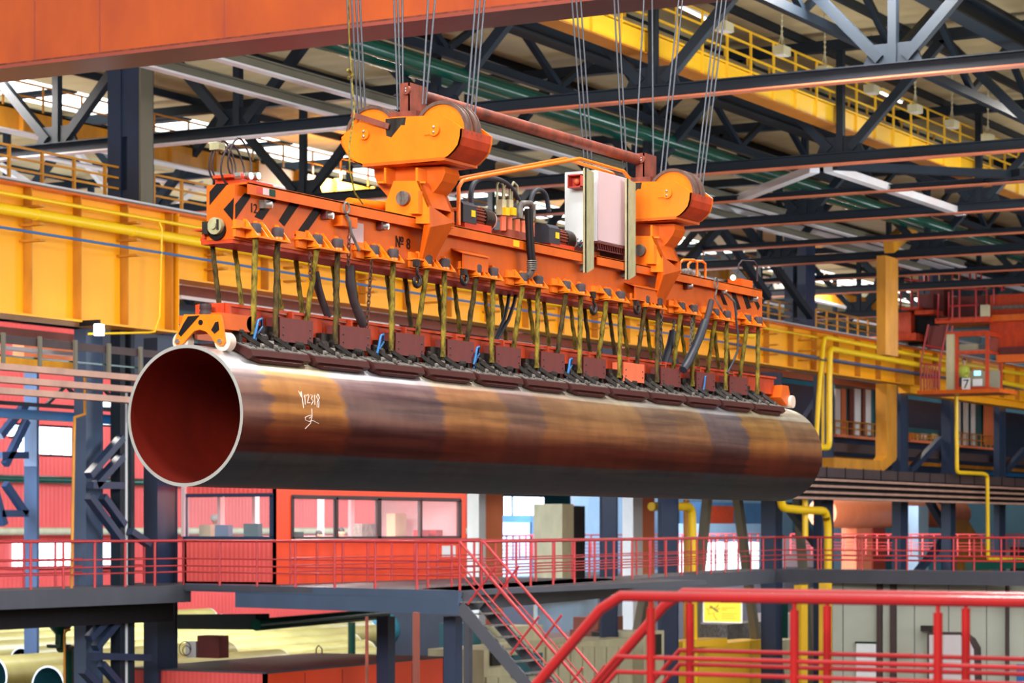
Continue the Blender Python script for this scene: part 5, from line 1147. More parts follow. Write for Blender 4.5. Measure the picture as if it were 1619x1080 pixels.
# people
def person(lab, head, facing, coat, helmet=None, hair=BLACK, seat=True):
    """head = centre of head; seated figure: torso, bent arms, thighs and shins in one body mesh"""
    h = Vector(head); f = Vector((facing[0], facing[1], 0)).normalized(); s = Vector((-f.y, f.x, 0)); Z = Vector((0, 0, 1))
    T = thing('person', lab, 'person', h - Z * 1.25)
    mb = MB(); mb.sph(h, .095, 16, 12, 0, (1, .95, 1.2)); mb.tube([h - Z * .07, h - Z * .2], .05, 10)
    mb.sph(h + f * .1 - Z * .01, .018, 8, 6); mb.sph(h + s * .092, .025, 8, 6); mb.sph(h - s * .092, .025, 8, 6)
    for g in (-1, 1): mb.sph(h + f * .085 + s * .035 * g + Z * .02, .013, 8, 6, 1)
    sh = h - Z * .27
    for g in (-1, 1):
        a = sh + s * .19 * g; b = a - Z * .27 + f * .06 + s * .04 * g; c = b + f * .25 - Z * .02 - s * .05 * g
        mb.tube([c, c + f * .07], .03, 8, 0, rs=[.028, .034])
        for k in range(4): mb.tube([c + f * .07 + s * (.022 * (k - 1.5)), c + f * (.13 + .01 * (k in (1, 2))) + s * (.022 * (k - 1.5)) - Z * .02], .009, 6)
        mb.tube([c + f * .03 - s * .03 * g, c + f * .08 - s * .055 * g], .010, 6)
    part('body', mb, [SKIN, BLACK], T)
    mb = MB(); rings = [(0, .07, .06), (.05, .2, .1), (.2, .2, .13), (.4, .17, .13), (.58, .19, .14)]; n = 14; vs = []
    for d, a, b in rings: vs += [sh + Z * .07 - Z * d + s * a * math.cos(2 * math.pi * k / n) + f * b * math.sin(2 * math.pi * k / n) for k in range(n)]
    mb.add(vs, [(i * n + k, i * n + (k + 1) % n, (i + 1) * n + (k + 1) % n, (i + 1) * n + k) for i in range(4) for k in range(n)] + [tuple(range(n)), tuple(range(4 * n, 5 * n))], 0, True)
    for g in (-1, 1):
        a = sh + s * .19 * g; b = a - Z * .27 + f * .06 + s * .04 * g; c = b + f * .25 - Z * .02 - s * .05 * g; mb.tube([a + Z * .02, a - Z * .1, b, c], .05, 10, rs=[.06, .056, .046, .036])
    part('jacket', mb, coat, T)
    mb = MB(); hp = sh - Z * .5
    for g in (-1, 1): k = hp + s * .1 * g + f * .42; mb.tube([hp + s * .09 * g, k, k - Z * .2 + f * .02, k - Z * .44], .08, 10, rs=[.095, .072, .058, .045]); mb.tube([k - Z * .45 - f * .03, k - Z * .47 + f * .16], .04, 8)
    part('trousers', mb, DKCLO, T)
    mb = MB()
    if helmet: mb.sph(h + Z * .05, .125, 16, 8, 0, (1, 1, .85)); mb.cyl(h + Z * .035 + f * .03, h + Z * .045 + f * .03, .15, 18); part('helmet', mb, helmet, T)
    else: mb.sph(h + Z * .03 - f * .015, .104, 14, 8, 0, (1, 1, 1.05)); part('hair', mb, hair, T)
    return T
p = Pu(340, 822, uK + 1.6); person('person with white helmet seated behind the side cabin window', p, (-.4, -.9), MAROON, WHITE)
p = Pv(505, 846, vK + 1.9); person('dark-haired person behind the left pane of the front cabin window', p, (.2, -1), DKCLO)
p = Pv(540, 842, vK + 1.8); person('dark-haired person behind the second pane of the front cabin window', p, (-.2, -1), MAROON)
# ---------------------------------------------------------------- stairs from the stair head
T = thing('staircase', 'grey steel staircase with red rails going down from the cabin platform', 'stairs', (C.x + .5, C.y - 2, -8.4))
LS = 7.0; dirv = Vector((0, -1, -1))
for i, uu in enumerate((C.x, C.x + 1.08)):
    a = Vector((uu, C.y, DK - .35)); part('stringer', MB().beam(a, a + dirv * LS, .06, .28, up=(0, 1, -1)), GRDECK, T)
for i in range(26): z = DK - .25 - .26 * i; v = C.y - .26 * i - .12; part('stair_tread', MB().box(C.x, C.x + 1.08, v - .14, v + .12, z - .03, z), GREYST, T)
for uu in (C.x, C.x + 1.08):
    for h, r in ((1.1, .034), (.62, .02), (.42, .02)):
        a = Vector((uu, C.y, DK + h)); part('hand_rail', MB().cyl(a, a + dirv * LS, r, 8), RAILR, T)
    for j in range(7): a = Vector((uu, C.y - .55 - 1.1 * j, DK + .1 - 1.1 * j)); nrm = Vector((0, -.38, .45)); part('rail_post', MB().cyl(a - nrm * .9 + Vector((0, .0, .0)), a + nrm * 1.0 + Vector((0, 0, 0)), .028, 8), RAILR, T)
# supports
for px, w, y0, mat, lb, v in ((740, .15, 968, GRDECK, 'grey post under the stair head', C.y + .1), (716, .32, 975, NAVY, 'dark post under the cabin platform near the stairs', C.y + .9), (658, .12, 968, BROWNP, 'thin brown post under the cabin platform', C.y + .5), (580, .05, 975, RUST, 'thin rusty rod in front of the lower red cabin', C.y - 1.5), (610, .35, 975, NAVY, 'dark post behind the lower red cabin', C.y + 6)):
    p = Pv(px, y0, v); solo('support_post', lb, 'post', MB().box(p.x - w / 2, p.x + w / 2, v - w / 2, v + w / 2, FL, p.z), mat)
solo('green_beam', 'green pipe beam under the cabin platform', 'pipe', MB().cyl(Pv(405, 988, 38), Pv(610, 970, 38.5), .16, 12), GREEN)
solo('green_post', 'green post behind the pale yellow pipes', 'post', MB().cyl(Pv(556, 984, 46), Vector((Pv(556, 984, 46).x, 46, FL)), .13, 10), GREEN)
# lower red cabin
ZL = -3.6; P0 = Pz(420, 1063, ZL); ur_ = uof(703, P0.y); vl_ = vof(200, P0.x)
T = thing('lower_cabin', 'lower red cabin with flat grey roof at the bottom of the picture', 'cabin', ((P0.x + ur_) / 2, (P0.y + vl_) / 2, FL))
part('cabin_side', MB().box(P0.x, P0.x + .1, P0.y, vl_, FL, ZL - .03), CABR, T); mb = MB(); mb.box(P0.x, ur_, P0.y, P0.y + .1, FL, ZL - .03); mb.box(ur_ - .1, ur_, P0.y, vl_, FL, ZL - .03); part('cabin_front', mb, CABO, T)
part('flat_roof', MB().box(P0.x - .02, ur_ + .02, P0.y - .02, vl_, ZL - .04, ZL), GRDECK, T)
for i in range(1, 5): u = P0.x + (ur_ - P0.x) * i / 5; part('panel_joint', MB().box(u - .012, u + .012, P0.y - .006, P0.y, FL, ZL - .1), MAROON, T)
b = Pz(312, 1040, ZL); solo('roof_box', 'dark red-brown box on the lower cabin roof', 'box', MB().box(b.x, b.x + .45, b.y - .75, b.y, ZL, ZL + .62), MAROON)
T = thing('ventilator', 'small white ventilator with wire ring beside the brown roof box', 'fan', b + Vector((0, .4, 0)))
mb = MB(); mb.box(b.x, b.x + .3, b.y + .05, b.y + .4, ZL, ZL + .45); part('fan_body', mb, WHITE, T); mb = MB(); mb.tube([(b.x - .1, b.y + .35 + .2 * math.cos(t * math.pi / 8), ZL + .25 + .2 * math.sin(t * math.pi / 8)) for t in range(17)], .012, 6); mb.tube([(b.x - .1, b.y + .3 + .13 * math.cos(t * math.pi / 8), ZL + .2 + .13 * math.sin(t * math.pi / 8)) for t in range(17)], .012, 6); part('wire_ring', mb, BLACK, T)
solo('rusty_hook_rod', 'small bent rod standing on the lower cabin roof', 'rod', MB().tube([Pz(500, 1034, ZL) + Vector(q) for q in ((0, 0, 0), (0, 0, .15), (0, -.08, .25), (0, -.2, .15), (0, -.2, 0))], .02, 6), RUST)
# stored pipes
def stored(v, z, r, u0, u1, lab, mat, mi=BLACK):
    T = thing('stored_pipe', lab, 'pipe', ((u0 + u1) / 2, v, z - r), group='coated pipes in store')
    mb = MB(); mb.tube([(u0, v, z), (u1, v, z)], r, 28, cap=False); part('pipe_shell', mb, mat, T)
    mb = MB(); mb.tube([(u0, v, z), (u1, v, z)], r - .04, 28, cap=False); part('pipe_bore', mb, mi, T)
    mb = MB(); mb.ring((u0 - .005, v, z), (1, 0, 0), r - .045, r + .004, .02, 32); mb.ring((u1 - .015, v, z), (1, 0, 0), r - .045, r + .004, .02, 32); part('pipe_edge', mb, WHITE, T)
for i in range(8):
    v = 50 + 1.5 * i; stored(v, -4.95 + .17 * i, .5, 64 + (.6 if i % 2 else 0), uof(600 - 22 * (i % 3), v) if i < 5 else uof(470 - 20 * i, v), 'pale yellow coated pipe on the rack, %s row from the camera' % ORD[i], YCOAT)
for i, (px, py) in enumerate(((76, 1086), (-14, 1070))):
    p = Pu(px, py, 58); stored(p.y, p.z, .62, 58, 70, ['coated pipe showing its round open end at the bottom left, right one', 'coated pipe showing its round open end at the very left edge'][i], YCOAT, TEAL)
p = Pu(540, 1000, 92); stored(p.y, p.z, .75, 92, 104, 'dark blue pipe end beyond the lower cabin roof', TEAL)
mb = MB()
mb.prism([(66, 49, -5.55), (66, 63, -4.1), (66, 63, -4.4), (66, 49, -5.8)], (.6, 0, 0))
for uu in (68, 84, 98):
    mb.prism([(uu, 49, -5.5), (uu, 63, -4.1), (uu, 63, FL), (uu, 49, FL)], (.5, 0, 0))
solo('pipe_rack', 'steel rack under the pale yellow pipes', 'rack', mb, GRDECK)
T = thing('green_valve', 'green hand valve with stem at the lower left', 'valve', Pv(95, 1040, 40)); mb = MB(); mb.tube([Pv(95, 975, 40), Pv(95, 1003, 40)], .12, 12, rs=[.5, .12]); mb.cyl(Pv(95, 995, 40), Pv(95, 1022, 40), .12, 10); part('valve_body', mb, GREEN, T); mb = MB(); c = Pv(93, 1024, 40); mb.cyl(c, c + Vector((0, 0, .08)), .3, 18); part('valve_flange', mb, GREEN, T); p = Pv(110, 1026, 40); part('valve_pipe', MB().tube([Pv(95, 1024, 40), p, (p.x, p.y, FL)], .13, 10), GREEN, T)
solo('yellow_rod', 'thin yellow conduit in front of the pale yellow pipes', 'conduit', MB().tube([Pv(110, 996, 39.5), Pv(103, 997, 39.5), Pv(102, 1005, 39.5), (Pv(102, 1005, 39.5).x, 39.5, FL)], .035, 6), YELDK)
solo('yellow_rod', 'tall thin yellow conduit on the blue-grey column left of the pipe', 'conduit', MB().tube([Pv(134, 595, 37.5), Pv(134, 655, 37.5), Pv(118, 660, 37.5), Pv(117, 700, 37.5), Pv(113, 930, 37.5)], .04, 6), YELDK)
# ---------------------------------------------------------------- foreground railing
UF = 10.73
T = thing('foreground_railing', 'glossy red railing at the lower right, nearer of the two', 'railing', Pu(1250, 1050, UF))
def top(px, py, u=UF): return Pu(px, py, u)
dn = Vector((0, 1, -1.06))
a = top(968, 942); part('top_rail', MB().tube([a + dn * 1.6, a + dn * .06, a + Vector((0, -.05, 0)), a + Vector((0, -5.2, 0))], .027, 14), RAILF, T)
for y in (1038, 1062): a = top(975, y); part('mid_rail', MB().tube([a + dn * 1.3, a, a + Vector((0, -5.2, 0))], .0125, 10), RAILF, T)
zD = top(968, 942).z - 1.12
for px in (1029, 1256, 1483, 1712, 1945, 2180):
    a = top(px, 942); a.z = top(968, 942).z; mb = MB(); mb.cyl((a.x, a.y, zD), (a.x, a.y, a.z - .055), .021, 14); mb.cyl((a.x, a.y, a.z - .06), (a.x, a.y, a.z), .0105, 10); part('rail_post', mb, RAILF, T)
UG = 11.45
T = thing('foreground_railing', 'glossy red railing at the lower right, farther of the two, holding the yellow sign', 'railing', Pu(1350, 1050, UG))
a = top(1068, 937, UG); a2 = a; part('top_rail', MB().tube([a + dn * 1.6, a + dn * .06, a + Vector((0, -.05, 0)), a + Vector((0, -5.0, 0))], .027, 14), RAILF, T)
for y in (1028, 1050): b = top(1075, y, UG); part('mid_rail', MB().tube([b + dn * 1.3, b, b + Vector((0, -5.0, 0))], .0125, 10), RAILF, T)
for px in (1091, 1308, 1527, 1750, 1975, 2200): p = top(px, 937, UG); mb = MB(); mb.cyl((UG, p.y, zD), (UG, p.y, a.z - .055), .021, 14); mb.cyl((UG, p.y, a.z - .06), (UG, p.y, a.z), .0105, 10); part('rail_post', mb, RAILF, T)
solo('foreground_deck', 'steel deck under the foreground railings', 'deck', MB().box(UF - 1.5, UG + .1, -3.2, top(968, 942).y, zD - .08, zD), GRDECK)
# yellow sign
US = UG + .03; p = Pu(1112, 949, US); q = Pu(1173, 985, US)
T = thing('warning_sign', 'yellow sign with a figure falling down steps on the red railing', 'sign', (US, (p.y + q.y) / 2, q.z))
part('sign_plate', MB().box(US, US + .004, q.y, p.y, q.z, p.z + .02), WHITE, T, 'white sign border'); part('sign_face', MB().box(US - .002, US, q.y + .004, p.y - .004, q.z + .004, p.z + .018), SIGNY, T)
def sp(pts, w, m_):
    mb = MB(); P_ = [Pu(1100 + a / 3.12, 760 + b / 3.12, US - .004) for a, b in pts]; mb.tube(P_, w, 5); return part('sign_mark', mb, m_, T)
sp([(50, 632), (58, 632), (62, 640), (62, 660), (92, 652), (88, 668), (98, 674), (98, 685), (108, 684)], .0018, RUST)
sp([(74, 618), (86, 630), (98, 640), (112, 648)], .0036, DKCLO); sp([(66, 632), (80, 626)], .002, DKCLO); sp([(90, 632), (104, 624), (112, 612)], .002, DKCLO); sp([(96, 640), (118, 630)], .002, DKCLO); sp([(70, 622), (74, 619)], .0042, REDH)
for y, w in ((602, 82), (628, 70), (638, 30), (656, 82), (668, 66), (680, 84)): sp([(126, y), (126 + w, y)], .0011, RUST)
# ================================================================== RED CRANE AT THE RIGHT
UC = 104.0
T = thing('red_crane', 'red overhead crane on the runway rail at the right', 'crane', (UC, 36, 8.1))
def ub(x0, x1, y0, y1, u=UC, d=1.0): a = Pu(x0, y0, u); b = Pu(x1, y1, u); return MB().box(u, u + d, b.y, a.y, Pu((x0 + x1) / 2, y1, u).z, Pu((x0 + x1) / 2, y0, u).z)
part('bridge_girder', ub(1565, 1760, 462, 555), ORED, T)
part('girder_flange', ub(1568, 1760, 494, 504, UC - .5, .6), ORANGE, T, 'orange-red walkway flange'); part('pale_edge', ub(1568, 1760, 480, 485, UC - .4, .1), GREYST, T)
part('lower_rail', ub(1575, 1760, 558, 570, UC - 1, .5), ORANGE, T); part('lower_shadow_box', ub(1580, 1760, 546, 560, UC - .2, .4), MAROON, T)
part('end_carriage', ub(1413, 1440, 494, 528, UC - .5, 2.5), ORED, T); part('end_carriage', ub(1415, 1448, 527, 538, UC - 1, 2.5), ORED, T)
part('machinery_block', ub(1436, 1475, 492, 545), BLACK, T, 'dark machinery'); part('hoist_house', ub(1450, 1475, 465, 488, UC - .3), MAROON, T); part('hoist_house', ub(1470, 1492, 445, 500, UC + .5), MAROON, T)
part('platform', ub(1425, 1452, 485, 490, UC - .8, 1.5), ORED, T); part('platform', ub(1446, 1476, 490, 497, UC - .8, 1.5), ORED, T); part('platform', ub(1478, 1560, 502, 510, UC - 1.2, 1.8), ORED, T)
part('switch_box', ub(1550, 1562, 482, 500, UC - 1.3, .3), BEIGE, T)
part('backdrop_house', ub(1500, 1570, 468, 500, UC + .8), MAROON, T)
def fr(lines, u, r=.045):
    mb = MB()
    for l in lines: mb.tube([Pu(a, b, u) for a, b in l], r, 6)
    return mb
part('guard_frame', fr([[(1424, 490), (1424, 422), (1441, 421), (1442, 488)], [(1441, 485), (1441, 420), (1446, 417), (1468, 422), (1469, 446)], [(1430, 442), (1470, 446)], [(1424, 445), (1424, 490)], [(1462, 421), (1462, 446)], [(1452, 444), (1452, 486)]], UC - .8), RAILR, T)
part('guard_frame', fr([[(1506, 505), (1506, 428), (1514, 427), (1534, 430), (1534, 458)], [(1533, 455), (1533, 426), (1551, 428), (1552, 456)], [(1502, 456), (1560, 458), (1560, 500)], [(1502, 484), (1548, 482)], [(1517, 428), (1517, 504)], [(1543, 427), (1543, 505)], [(1500, 462), (1500, 506), (1482, 506), (1484, 465)]], UC - 1.2), RAILR, T)
part('guard_frame', fr([[(1545, 455), (1557, 450), (1575, 450), (1588, 458)], [(1571, 482), (1571, 441), (1700, 436)], [(1584, 452), (1584, 460)]], UC - .5), RAILR, T)
part('ladder', fr([[(1468, 513), (1456, 572), (1456, 618)], [(1499, 513), (1487, 566), (1484, 618)], [(1507, 515), (1497, 560)], [(1460, 545), (1493, 552)]] + [[(1462 + i * 4.5, 576), (1461 + i * 4.5, 618)] for i in range(6)] + [[(1457, 575), (1487, 578)], [(1457, 597), (1486, 597)]], UC - 1.5, .04), RAILR, T)
part('ladder_panel', ub(1466, 1494, 515, 552, UC - 1.4, .05), MAROON, T)
part('cab_platform', ub(1450, 1580, 616, 622, UC - 1.9, 2.4), ORANGE, T)
# cab
T2 = thing('crane_cab', 'glazed red crane cab with number plate 7 hanging at the right', 'cab', Pu(1540, 622, UC - 1))
uc = UC - 1.6; va = vof(1513, uc); vb_ = vof(1561, uc); z0 = Pu(1540, 616, uc).z; z1 = Pu(1540, 527, uc).z; ud = uof(1582, vb_)
mb = MB()
for v in (va, vb_): mb.box(uc - .06, uc + .06, v - .07, v + .07, z0, z1)
mb.box(ud - .06, ud + .06, vb_ - .07, vb_ + .07, z0, z1)
for z in (z0 + .05, z1 - .05, z0 + (z1 - z0) * .66): mb.box(uc - .05, uc + .05, vb_, va, z - .07, z + .07); mb.box(uc, ud, vb_ - .05, vb_ + .05, z - .06, z + .06)
mb.box(uc, ud, vb_, va + .5, z1, z1 + .1); part('cab_frame', mb, ORED, T2)
part('cab_side_panel', MB().box(uc, uc + .1, va, vof(1496, uc), z0 - .1, z1), BEIGE, T2); part('cab_back', MB().box(ud - .1, ud, vb_, va, z0, z1 - 1.5), BEIGE, T2, 'beige rear panel')
part('cab_window', MB().box(uc + .0, uc + .02, vb_, va, z0, z1), GLASSG, T2); part('cab_window', MB().box(uc, ud, vb_, vb_ + .02, z0, z1), GLASSG, T2)
a = Pu(1528, 608, uc - .1); part('number_plate', MB().box(uc - .1, uc - .07, a.y - .16, a.y + .2, a.z - .26, a.z + .28), WHITE, T2)
tx = text('number_marking', '7', .55, (uc - .11, a.y + .02, a.z), (math.radians(90), 0, math.radians(-90)), BLACK, T2)
a = Pu(1535, 605, uc - .1); part('paper_sheet', MB().box(uc - .1, uc - .07, a.y - .5, a.y - .08, a.z - .15, a.z + .15), WHITE, T2)
a = Pu(1545, 590, uc + .4); part('monitor', MB().box(a.x, a.x + .05, a.y - .14, a.y + .14, a.z - .1, a.z + .1), glow('lit_blue_screen', (120, 200, 255), 3), T2)
a = Pu(1522, 548, uc + .3); part('pale_shelf', MB().box(a.x, a.x + .3, a.y - .6, a.y + .2, a.z - .15, a.z + .1), BEIGE, T2)
p = Pu(1524, 571, uc + .9); person('person in yellow-green work jacket sitting in the crane cab', p, (-1, -.2), HIVIS)
solo('festoon_wire', 'thin dark wire strung in front of the yellow girder at the right', 'wire', MB().tube([Pv(1150, 543, 37.1), Pv(1300, 569, 37.1), Pv(1460, 594, 37.1), Pv(1700, 625, 37.1)], .04, 6), GRDECK)
# ================================================================== MACHINES BEHIND THE WALKWAY
def vb2(x0, x1, y0, y1, v, d=.5, fl=False):
    a = uof(x0, v); b = uof(x1, v); xc = (x0 + x1) / 2
    return MB().box(a, b, v, v + d, FL if fl else Pv(xc, y1, v).z, Pv(xc, y0, v).z)
for nm, lb, ct, x0, x1, y0, y1, v, d, m_ in (
    ('pale_post', 'broad pale and salmon post right of the cabin, white side', 'post', 757, 768, 780, 925, 46, .5, WHITE), ('salmon_post', 'salmon face of the broad post right of the cabin', 'post', 768, 795, 780, 925, 46, .5, SALW),
    ('pale_post', 'white side of the broad post between the dark columns', 'post', 1001, 1016, 780, 910, 46, .5, WHITE), ('salmon_post', 'salmon face of the broad post between the dark columns', 'post', 1016, 1035, 780, 910, 46, .5, SALW),
    ('machine_cabinet', 'beige-grey cabinet under the pipe behind the walkway', 'cabinet', 889, 907, 797, 905, 50, 1.4, BEIGE), ('machine_motor', 'dark rounded motor housing beside the beige-grey cabinet', 'machine', 907, 925, 800, 905, 50, .8, DKST),
    ('blue_machine', 'mid-blue machine behind the railing left of the beige-grey cabinet', 'machine', 838, 888, 815, 905, 58, 2, MBLUE), ('pale_machine', 'pale blue machine body behind the railing near the cabin', 'machine', 798, 840, 826, 905, 58, 2, LBLUE),
    ('white_board', 'long white machine panel behind the railing in the middle', 'panel', 1060, 1200, 858, 905, 56, .5, WHITE), ('blue_machine', 'large dark blue machine drum housing in the middle distance', 'machine', 1120, 1205, 795, 835, 66, 2, MBLUE), ('grey_bench', 'blue-grey bench below the drum housing', 'machine', 1118, 1205, 828, 850, 64, 2, LBLUE),
    ('red_machine', 'red machine block behind the slanted ochre props', 'machine', 1120, 1160, 800, 818, 65, .4, ORED), ('pink_board', 'pink panel behind the railing by the corner column', 'panel', 1237, 1290, 850, 905, 60, .5, CABP),
    ('salmon_post', 'salmon leg under the big salmon duct', 'post', 1354, 1378, 825, 880, 52, .9, SALW), ('pale_machine', 'pale blue machine left of the salmon leg', 'machine', 1318, 1352, 832, 880, 60, 1, LBLUE), ('red_block', 'red block below the big salmon duct', 'machine', 1380, 1400, 826, 838, 60, 1, ORED),
    ('white_column', 'round pale column behind the right walkway', 'post', 1452, 1468, 800, 900, 50, .7, LBLUE), ('pink_block', 'pink block behind the thin yellow pipe', 'panel', 1553, 1573, 805, 840, 58, .4, SALMONP), ('red_block', 'dark red wall patch behind the far right railing', 'panel', 1510, 1552, 800, 850, 62, .4, MAROON), ('yellow_hopper', 'yellow hopper at the right edge behind the railing', 'machine', 1590, 1625, 800, 835, 56, 1, YELBR),
    ('red_beam', 'red beam band high behind the walkway at middle', 'beam', 1120, 1240, 846, 850, 66, .4, ORED), ('dark_block', 'dark bench behind the right walkway railing at the edge', 'machine', 1597, 1640, 865, 880, 40, .8, DKST)):
    solo(nm, lb, ct, vb2(x0, x1, y0, y1, v, d, ct in ('post', 'machine', 'cabinet', 'panel', 'crate', 'partition', 'tank', 'frame') and 'opening' not in lb and 'strip' not in lb and 'board' not in nm and not (nm == 'yellow_machine' and y0 == 1012 and x0 == 1080)), m_)
solo('machine_plinth', 'long dark machine plinth below the walkway carrying the white machine panel', 'machine', MB().box(uof(735, 55.5), uof(1310, 55.5), 55.5, 61, FL, Pv(1000, 908, 55.5).z), GRDECK)
st = Pv(797, 788, 69.8); T = thing('window_%d' % WN, 'bright daylit window behind the walkway', None, Pv(828, 818, 69.8)); T['kind'] = 'structure'; del T['category']
part('pane', vb2(797, 860, 786, 818, 69.9, .03), DAY, T); mb = MB(); mb.box(uof(797, 69.8), uof(860, 69.8), 69.75, 69.85, Pv(828, 819, 69.8).z - .1, Pv(828, 819, 69.8).z); mb.box(uof(810, 69.8) - .04, uof(810, 69.8) + .04, 69.75, 69.85, Pv(828, 818, 69.8).z, Pv(828, 786, 69.8).z); part('window_frame', mb, NAVYL, T)
solo('salmon_duct', 'big glowing-salmon horizontal duct behind the right walkway', 'duct', MB().cyl(Pv(1300, 811, 52), Pv(1515, 813, 52), .85, 24), SALW)
mb = MB(); mb.prism(pxv([(1508, 822), (1530, 822), (1568, 880), (1568, 1150), (1508, 1150)], 50), (0, .5, 0)); solo('yellow_chute', 'sloping ochre chute behind the right walkway', 'chute', mb, YELDK)
mb = MB(); mb.cyl(Pv(1066, 820, 60), Pv(1066, 905, 60), .25, 12); solo('green_column', 'thin machine column behind the pale post', 'post', mb, BEIGE)
for q, lb in (((1119, 780, 1078, 1200), 'slanted brown prop left of the drum housing'), ((1165, 780, 1219, 1200), 'slanted brown prop in front of the drum housing'), ((1260, 780, 1293, 1200), 'brown prop behind the corner column'), ((1495, 795, 1460, 770), 'dark strut left of the ochre chute')):
    mb = MB(); pb(mb, *q, 40.5, .3, .35); solo('slanted_prop', lb, 'prop', mb, OLIVE)
for q, lb in (((1462, 780, 1500, 845), 'dark diagonal going down to the column right of the salmon duct'), ((1500, 845, 1450, 905), 'dark diagonal going up to the column right of the salmon duct'), ((1245, 800, 1290, 860), 'dark diagonal behind the looped yellow pipe')):
    mb = MB(); pb(mb, *q, 39.6, .3, .3); solo('dark_diagonal', lb, 'brace', mb, NAVY, kind='structure')
solo('yellow_riser', 'yellow pipe with elbow standing behind the walkway left of the props', 'pipe', bend([(1030, 801), (1094, 801), (1098, 1200)], 39.5, .16), YELPIPE)
solo('yellow_riser', 'yellow pipe bending round beside the corner column', 'pipe', bend([(1234, 780), (1236, 803), (1262, 806), (1305, 808), (1309, 830), (1309, 1200)], 37.2, .16), YELPIPE)
solo('yellow_riser', 'straight yellow pipe beside the corner column', 'pipe', MB().cyl(Pv(1273, 775, 37.4), Pv(1273, 850, 37.4), .12, 12), YELPIPE)
solo('yellow_riser', 'thin yellow pipe running down from the cable tray at the right', 'pipe', bend([(1512, 620), (1513, 747), (1555, 749), (1561, 752), (1562, 884), (1640, 886)], 36.5, .09), YELPIPE)
solo('yellow_riser', 'ochre strut pair beside the slanted props', 'pipe', MB().cyl(Pv(1085, 790, 41), Pv(1085, 1200, 41), .12, 8), YELDK)
mb = MB(); 
for i in range(8): c = Pv(1518 + i * 9, 735 + (i % 2) * 6, 44); mb.sph(c, .22, 8, 6)
solo('white_bundle', 'row of white round bundles under the crane cab', 'bundle', mb, WHITE)
# ================================================================== LOWER LEVEL, MIDDLE AND RIGHT
for nm, lb, ct, x0, x1, y0, y1, v, d, m_ in (
    ('bright_screen', 'pale blue glazed partition below the walkway', 'partition', 850, 945, 948, 1000, 44, .1, LBLUE), ('pink_board', 'pink lower strip of the pale partition', 'panel', 855, 915, 1000, 1016, 43.9, .1, CABP),
    ('green_beam', 'green beam over the pale partition', 'beam', 810, 940, 938, 946, 43, .3, GREEN), ('yellow_edge', 'thin yellow edge over the pale partition', 'strip', 850, 945, 945, 948, 43.5, .1, YELBR),
    ('yellow_crate', 'pale yellow crate behind the stairs', 'crate', 808, 858, 990, 1016, 40, 1.5, BEIGE), ('teal_crate', 'teal crate behind the stair foot', 'crate', 736, 760, 985, 1010, 41, 1, TEAL), ('brown_crate', 'upper brown crate right of the pale partition', 'crate', 945, 985, 975, 995, 41, 1, BROWNP), ('brown_crate', 'lower brown crate right of the pale partition', 'crate', 940, 972, 995, 1016, 41, 1, BROWNP),
    ('beige_cabinet', 'long beige machine cabinet row at the bottom centre', 'cabinet', 765, 1000, 1018, 1200, 38, 2, BEIGE), ('teal_door', 'teal door of the machine behind the stairs', 'door panel', 812, 858, 1034, 1068, 37.9, .08, TEAL), ('dark_glass', 'dark opening in the beige cabinet row left of the teal door', 'panel', 778, 796, 1022, 1052, 37.9, .08, DKST), ('beige_cabinet', 'tall beige cabinet with dark grille beside the dark column', 'cabinet', 1018, 1050, 998, 1180, 38.5, 1.2, BEIGE), ('dark_grille', 'dark grille on the tall beige cabinet', 'grille', 1034, 1046, 1003, 1036, 38.4, .08, DKST), ('grey_machine', 'dark grey machine between crates and tall cabinet', 'machine', 975, 1018, 998, 1060, 39.5, 1, DKST),
    ('yellow_machine', 'yellow machine frame at the bottom right of centre', 'machine', 1080, 1150, 1012, 1022, 39, 1, YELBR), ('yellow_machine', 'yellow machine housing behind the second red post', 'machine', 1105, 1215, 1016, 1070, 40, 1.2, YELBR), ('yellow_machine', 'pale yellow machine box right of the yellow housing', 'machine', 1220, 1262, 1012, 1060, 41, 1.2, BEIGE), ('silver_machine', 'silver rounded tank behind the yellow sign', 'tank', 1150, 1215, 985, 1012, 44, 2, GREYST),
    ('yellow_post', 'yellow pipe post below the walkway corner, left', 'post', 1267, 1277, 925, 1200, 36.5, .3, YELBR), ('yellow_post', 'thin yellow post behind the fourth red post', 'post', 1306, 1313, 922, 955, 36.5, .3, YELBR), ('green_surround', 'green door frame behind the yellow posts', 'frame', 1237, 1246, 950, 1010, 42, .2, GREEN), ('pale_tank', 'pale grey tank between the yellow posts', 'tank', 1238, 1262, 970, 1010, 43, 1.5, FLNG)):
    solo(nm, lb, ct, vb2(x0, x1, y0, y1, v, d, ct in ('post', 'machine', 'cabinet', 'panel', 'crate', 'partition', 'tank', 'frame') and 'opening' not in lb and 'strip' not in lb and 'board' not in nm and not (nm == 'yellow_machine' and y0 == 1012 and x0 == 1080)), m_)
for q, lb in (((1020, 935, 972, 1200), 'slanted brown prop below the walkway, left'), ((1215, 930, 1250, 1200), 'slanted brown prop behind the yellow machines'), ((1285, 930, 1308, 1200), 'slanted olive prop beside the yellow post')):
    mb = MB(); pb(mb, *q, 40, .3, .3); solo('slanted_prop', lb, 'prop', mb, OLIVE)
BC = [o for o in ROOTS if o.name.startswith('beige_cabinet')][0]
for i in range(12):
    x = 770 + i * 19
    if not 2 <= i <= 4: part('door', vb2(x, x + 17, 1022 if i > 4 else 1070, 1095, 37.92, .05), BEIGE, BC)
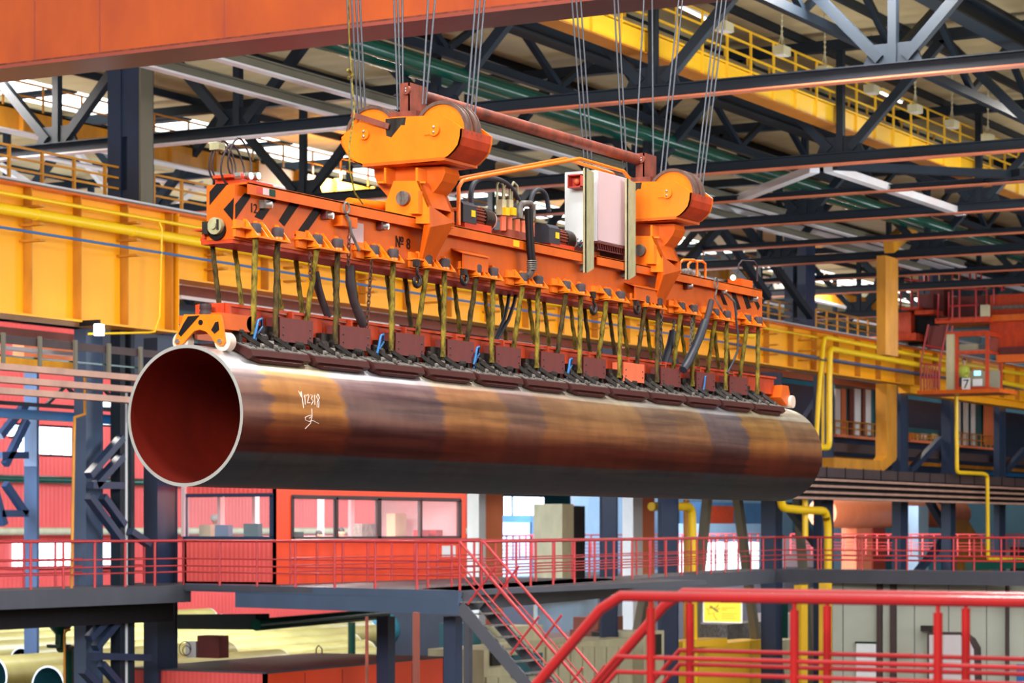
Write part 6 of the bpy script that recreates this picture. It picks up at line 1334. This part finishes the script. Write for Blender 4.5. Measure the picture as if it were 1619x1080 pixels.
# pale wall under the right walkway
UWL = E.x + .6
T = thing('wall_right', 'pale grey-green panelled wall under the right walkway', None, (UWL, E.y - 5, FL)); T['kind'] = 'structure'; del T['category']
va = vof(1316, UWL); part('wall_panel', MB().box(UWL, UWL + .2, va - 14, va, FL, DK - .15), PALEW, T)
for px in (1333, 1446, 1500, 1560): v = vof(px, UWL); part('panel_joint', MB().box(UWL - .012, UWL, v - .012, v + .012, FL, DK - .2), GRDECK, T)
def uq(x0, x1, y0, y1, d=.2, o=0): a = Pu(x0, y0, UWL - o); b = Pu(x1, y1, UWL - o); return MB().box(UWL - o - d, UWL - o, b.y, a.y, b.z, a.z)
for nm, lb, ct, q, m_ in (('brown_column', 'dark brown column on the pale wall, left of the pair', 'post', (1389, 1396, 922, 1090), DARKT), ('brown_column', 'dark brown column on the pale wall, right of the pair', 'post', (1410, 1418, 922, 1090), DARKT), ('white_door', 'white door with green lintel on the pale wall', 'door panel', (1357, 1388, 1016, 1080), WHITE), ('door_lintel', 'dark green lintel over the white door', 'lintel', (1355, 1388, 1014, 1018), GREEN), ('salmon_box', 'small salmon box on the brown columns', 'box', (1400, 1443, 1033, 1038), SALW), ('dark_conduit', 'dark vertical conduit on the pale wall at the right', 'conduit', (1592, 1596, 925, 1090), DARKT), ('blue_board', 'blue panel at the bottom right corner', 'panel', (1610, 1640, 1050, 1090), BLUEH)):
    solo(nm, lb, ct, uq(*q), m_)
T = thing('wall_machine', 'rounded pale machine door with dark edge on the pale wall', 'machine', Pu(1500, 1080, UWL))
pr = pxu([(1466, 1090), (1466, 1000), (1520, 1000), (1535, 1010), (1544, 1025), (1546, 1090)], UWL - .5); part('machine_edge', MB().prism(pr, (.45, 0, 0)), DARKT, T)
pr = pxu([(1469, 1090), (1469, 1004), (1518, 1004), (1531, 1013), (1539, 1027), (1541, 1090)], UWL - .55); part('machine_face', MB().prism(pr, (.1, 0, 0)), FLNG, T)
p = Pu(1462, 994, UWL - .5); part('top_lamp', MB().box(p.x, p.x + .3, p.y - .3, p.y + .15, p.z - .1, p.z + .1), DKST, T)
solo('pale_pallet', 'green floor marking strip behind the right walkway', 'strip', vb2(1537, 1619, 886, 900, 34, .3), GREEN)
# ------------------------------------------------------------------ everything was laid out relative to eye level: lift it onto the floor
for o in ROOTS: o.location.z += H
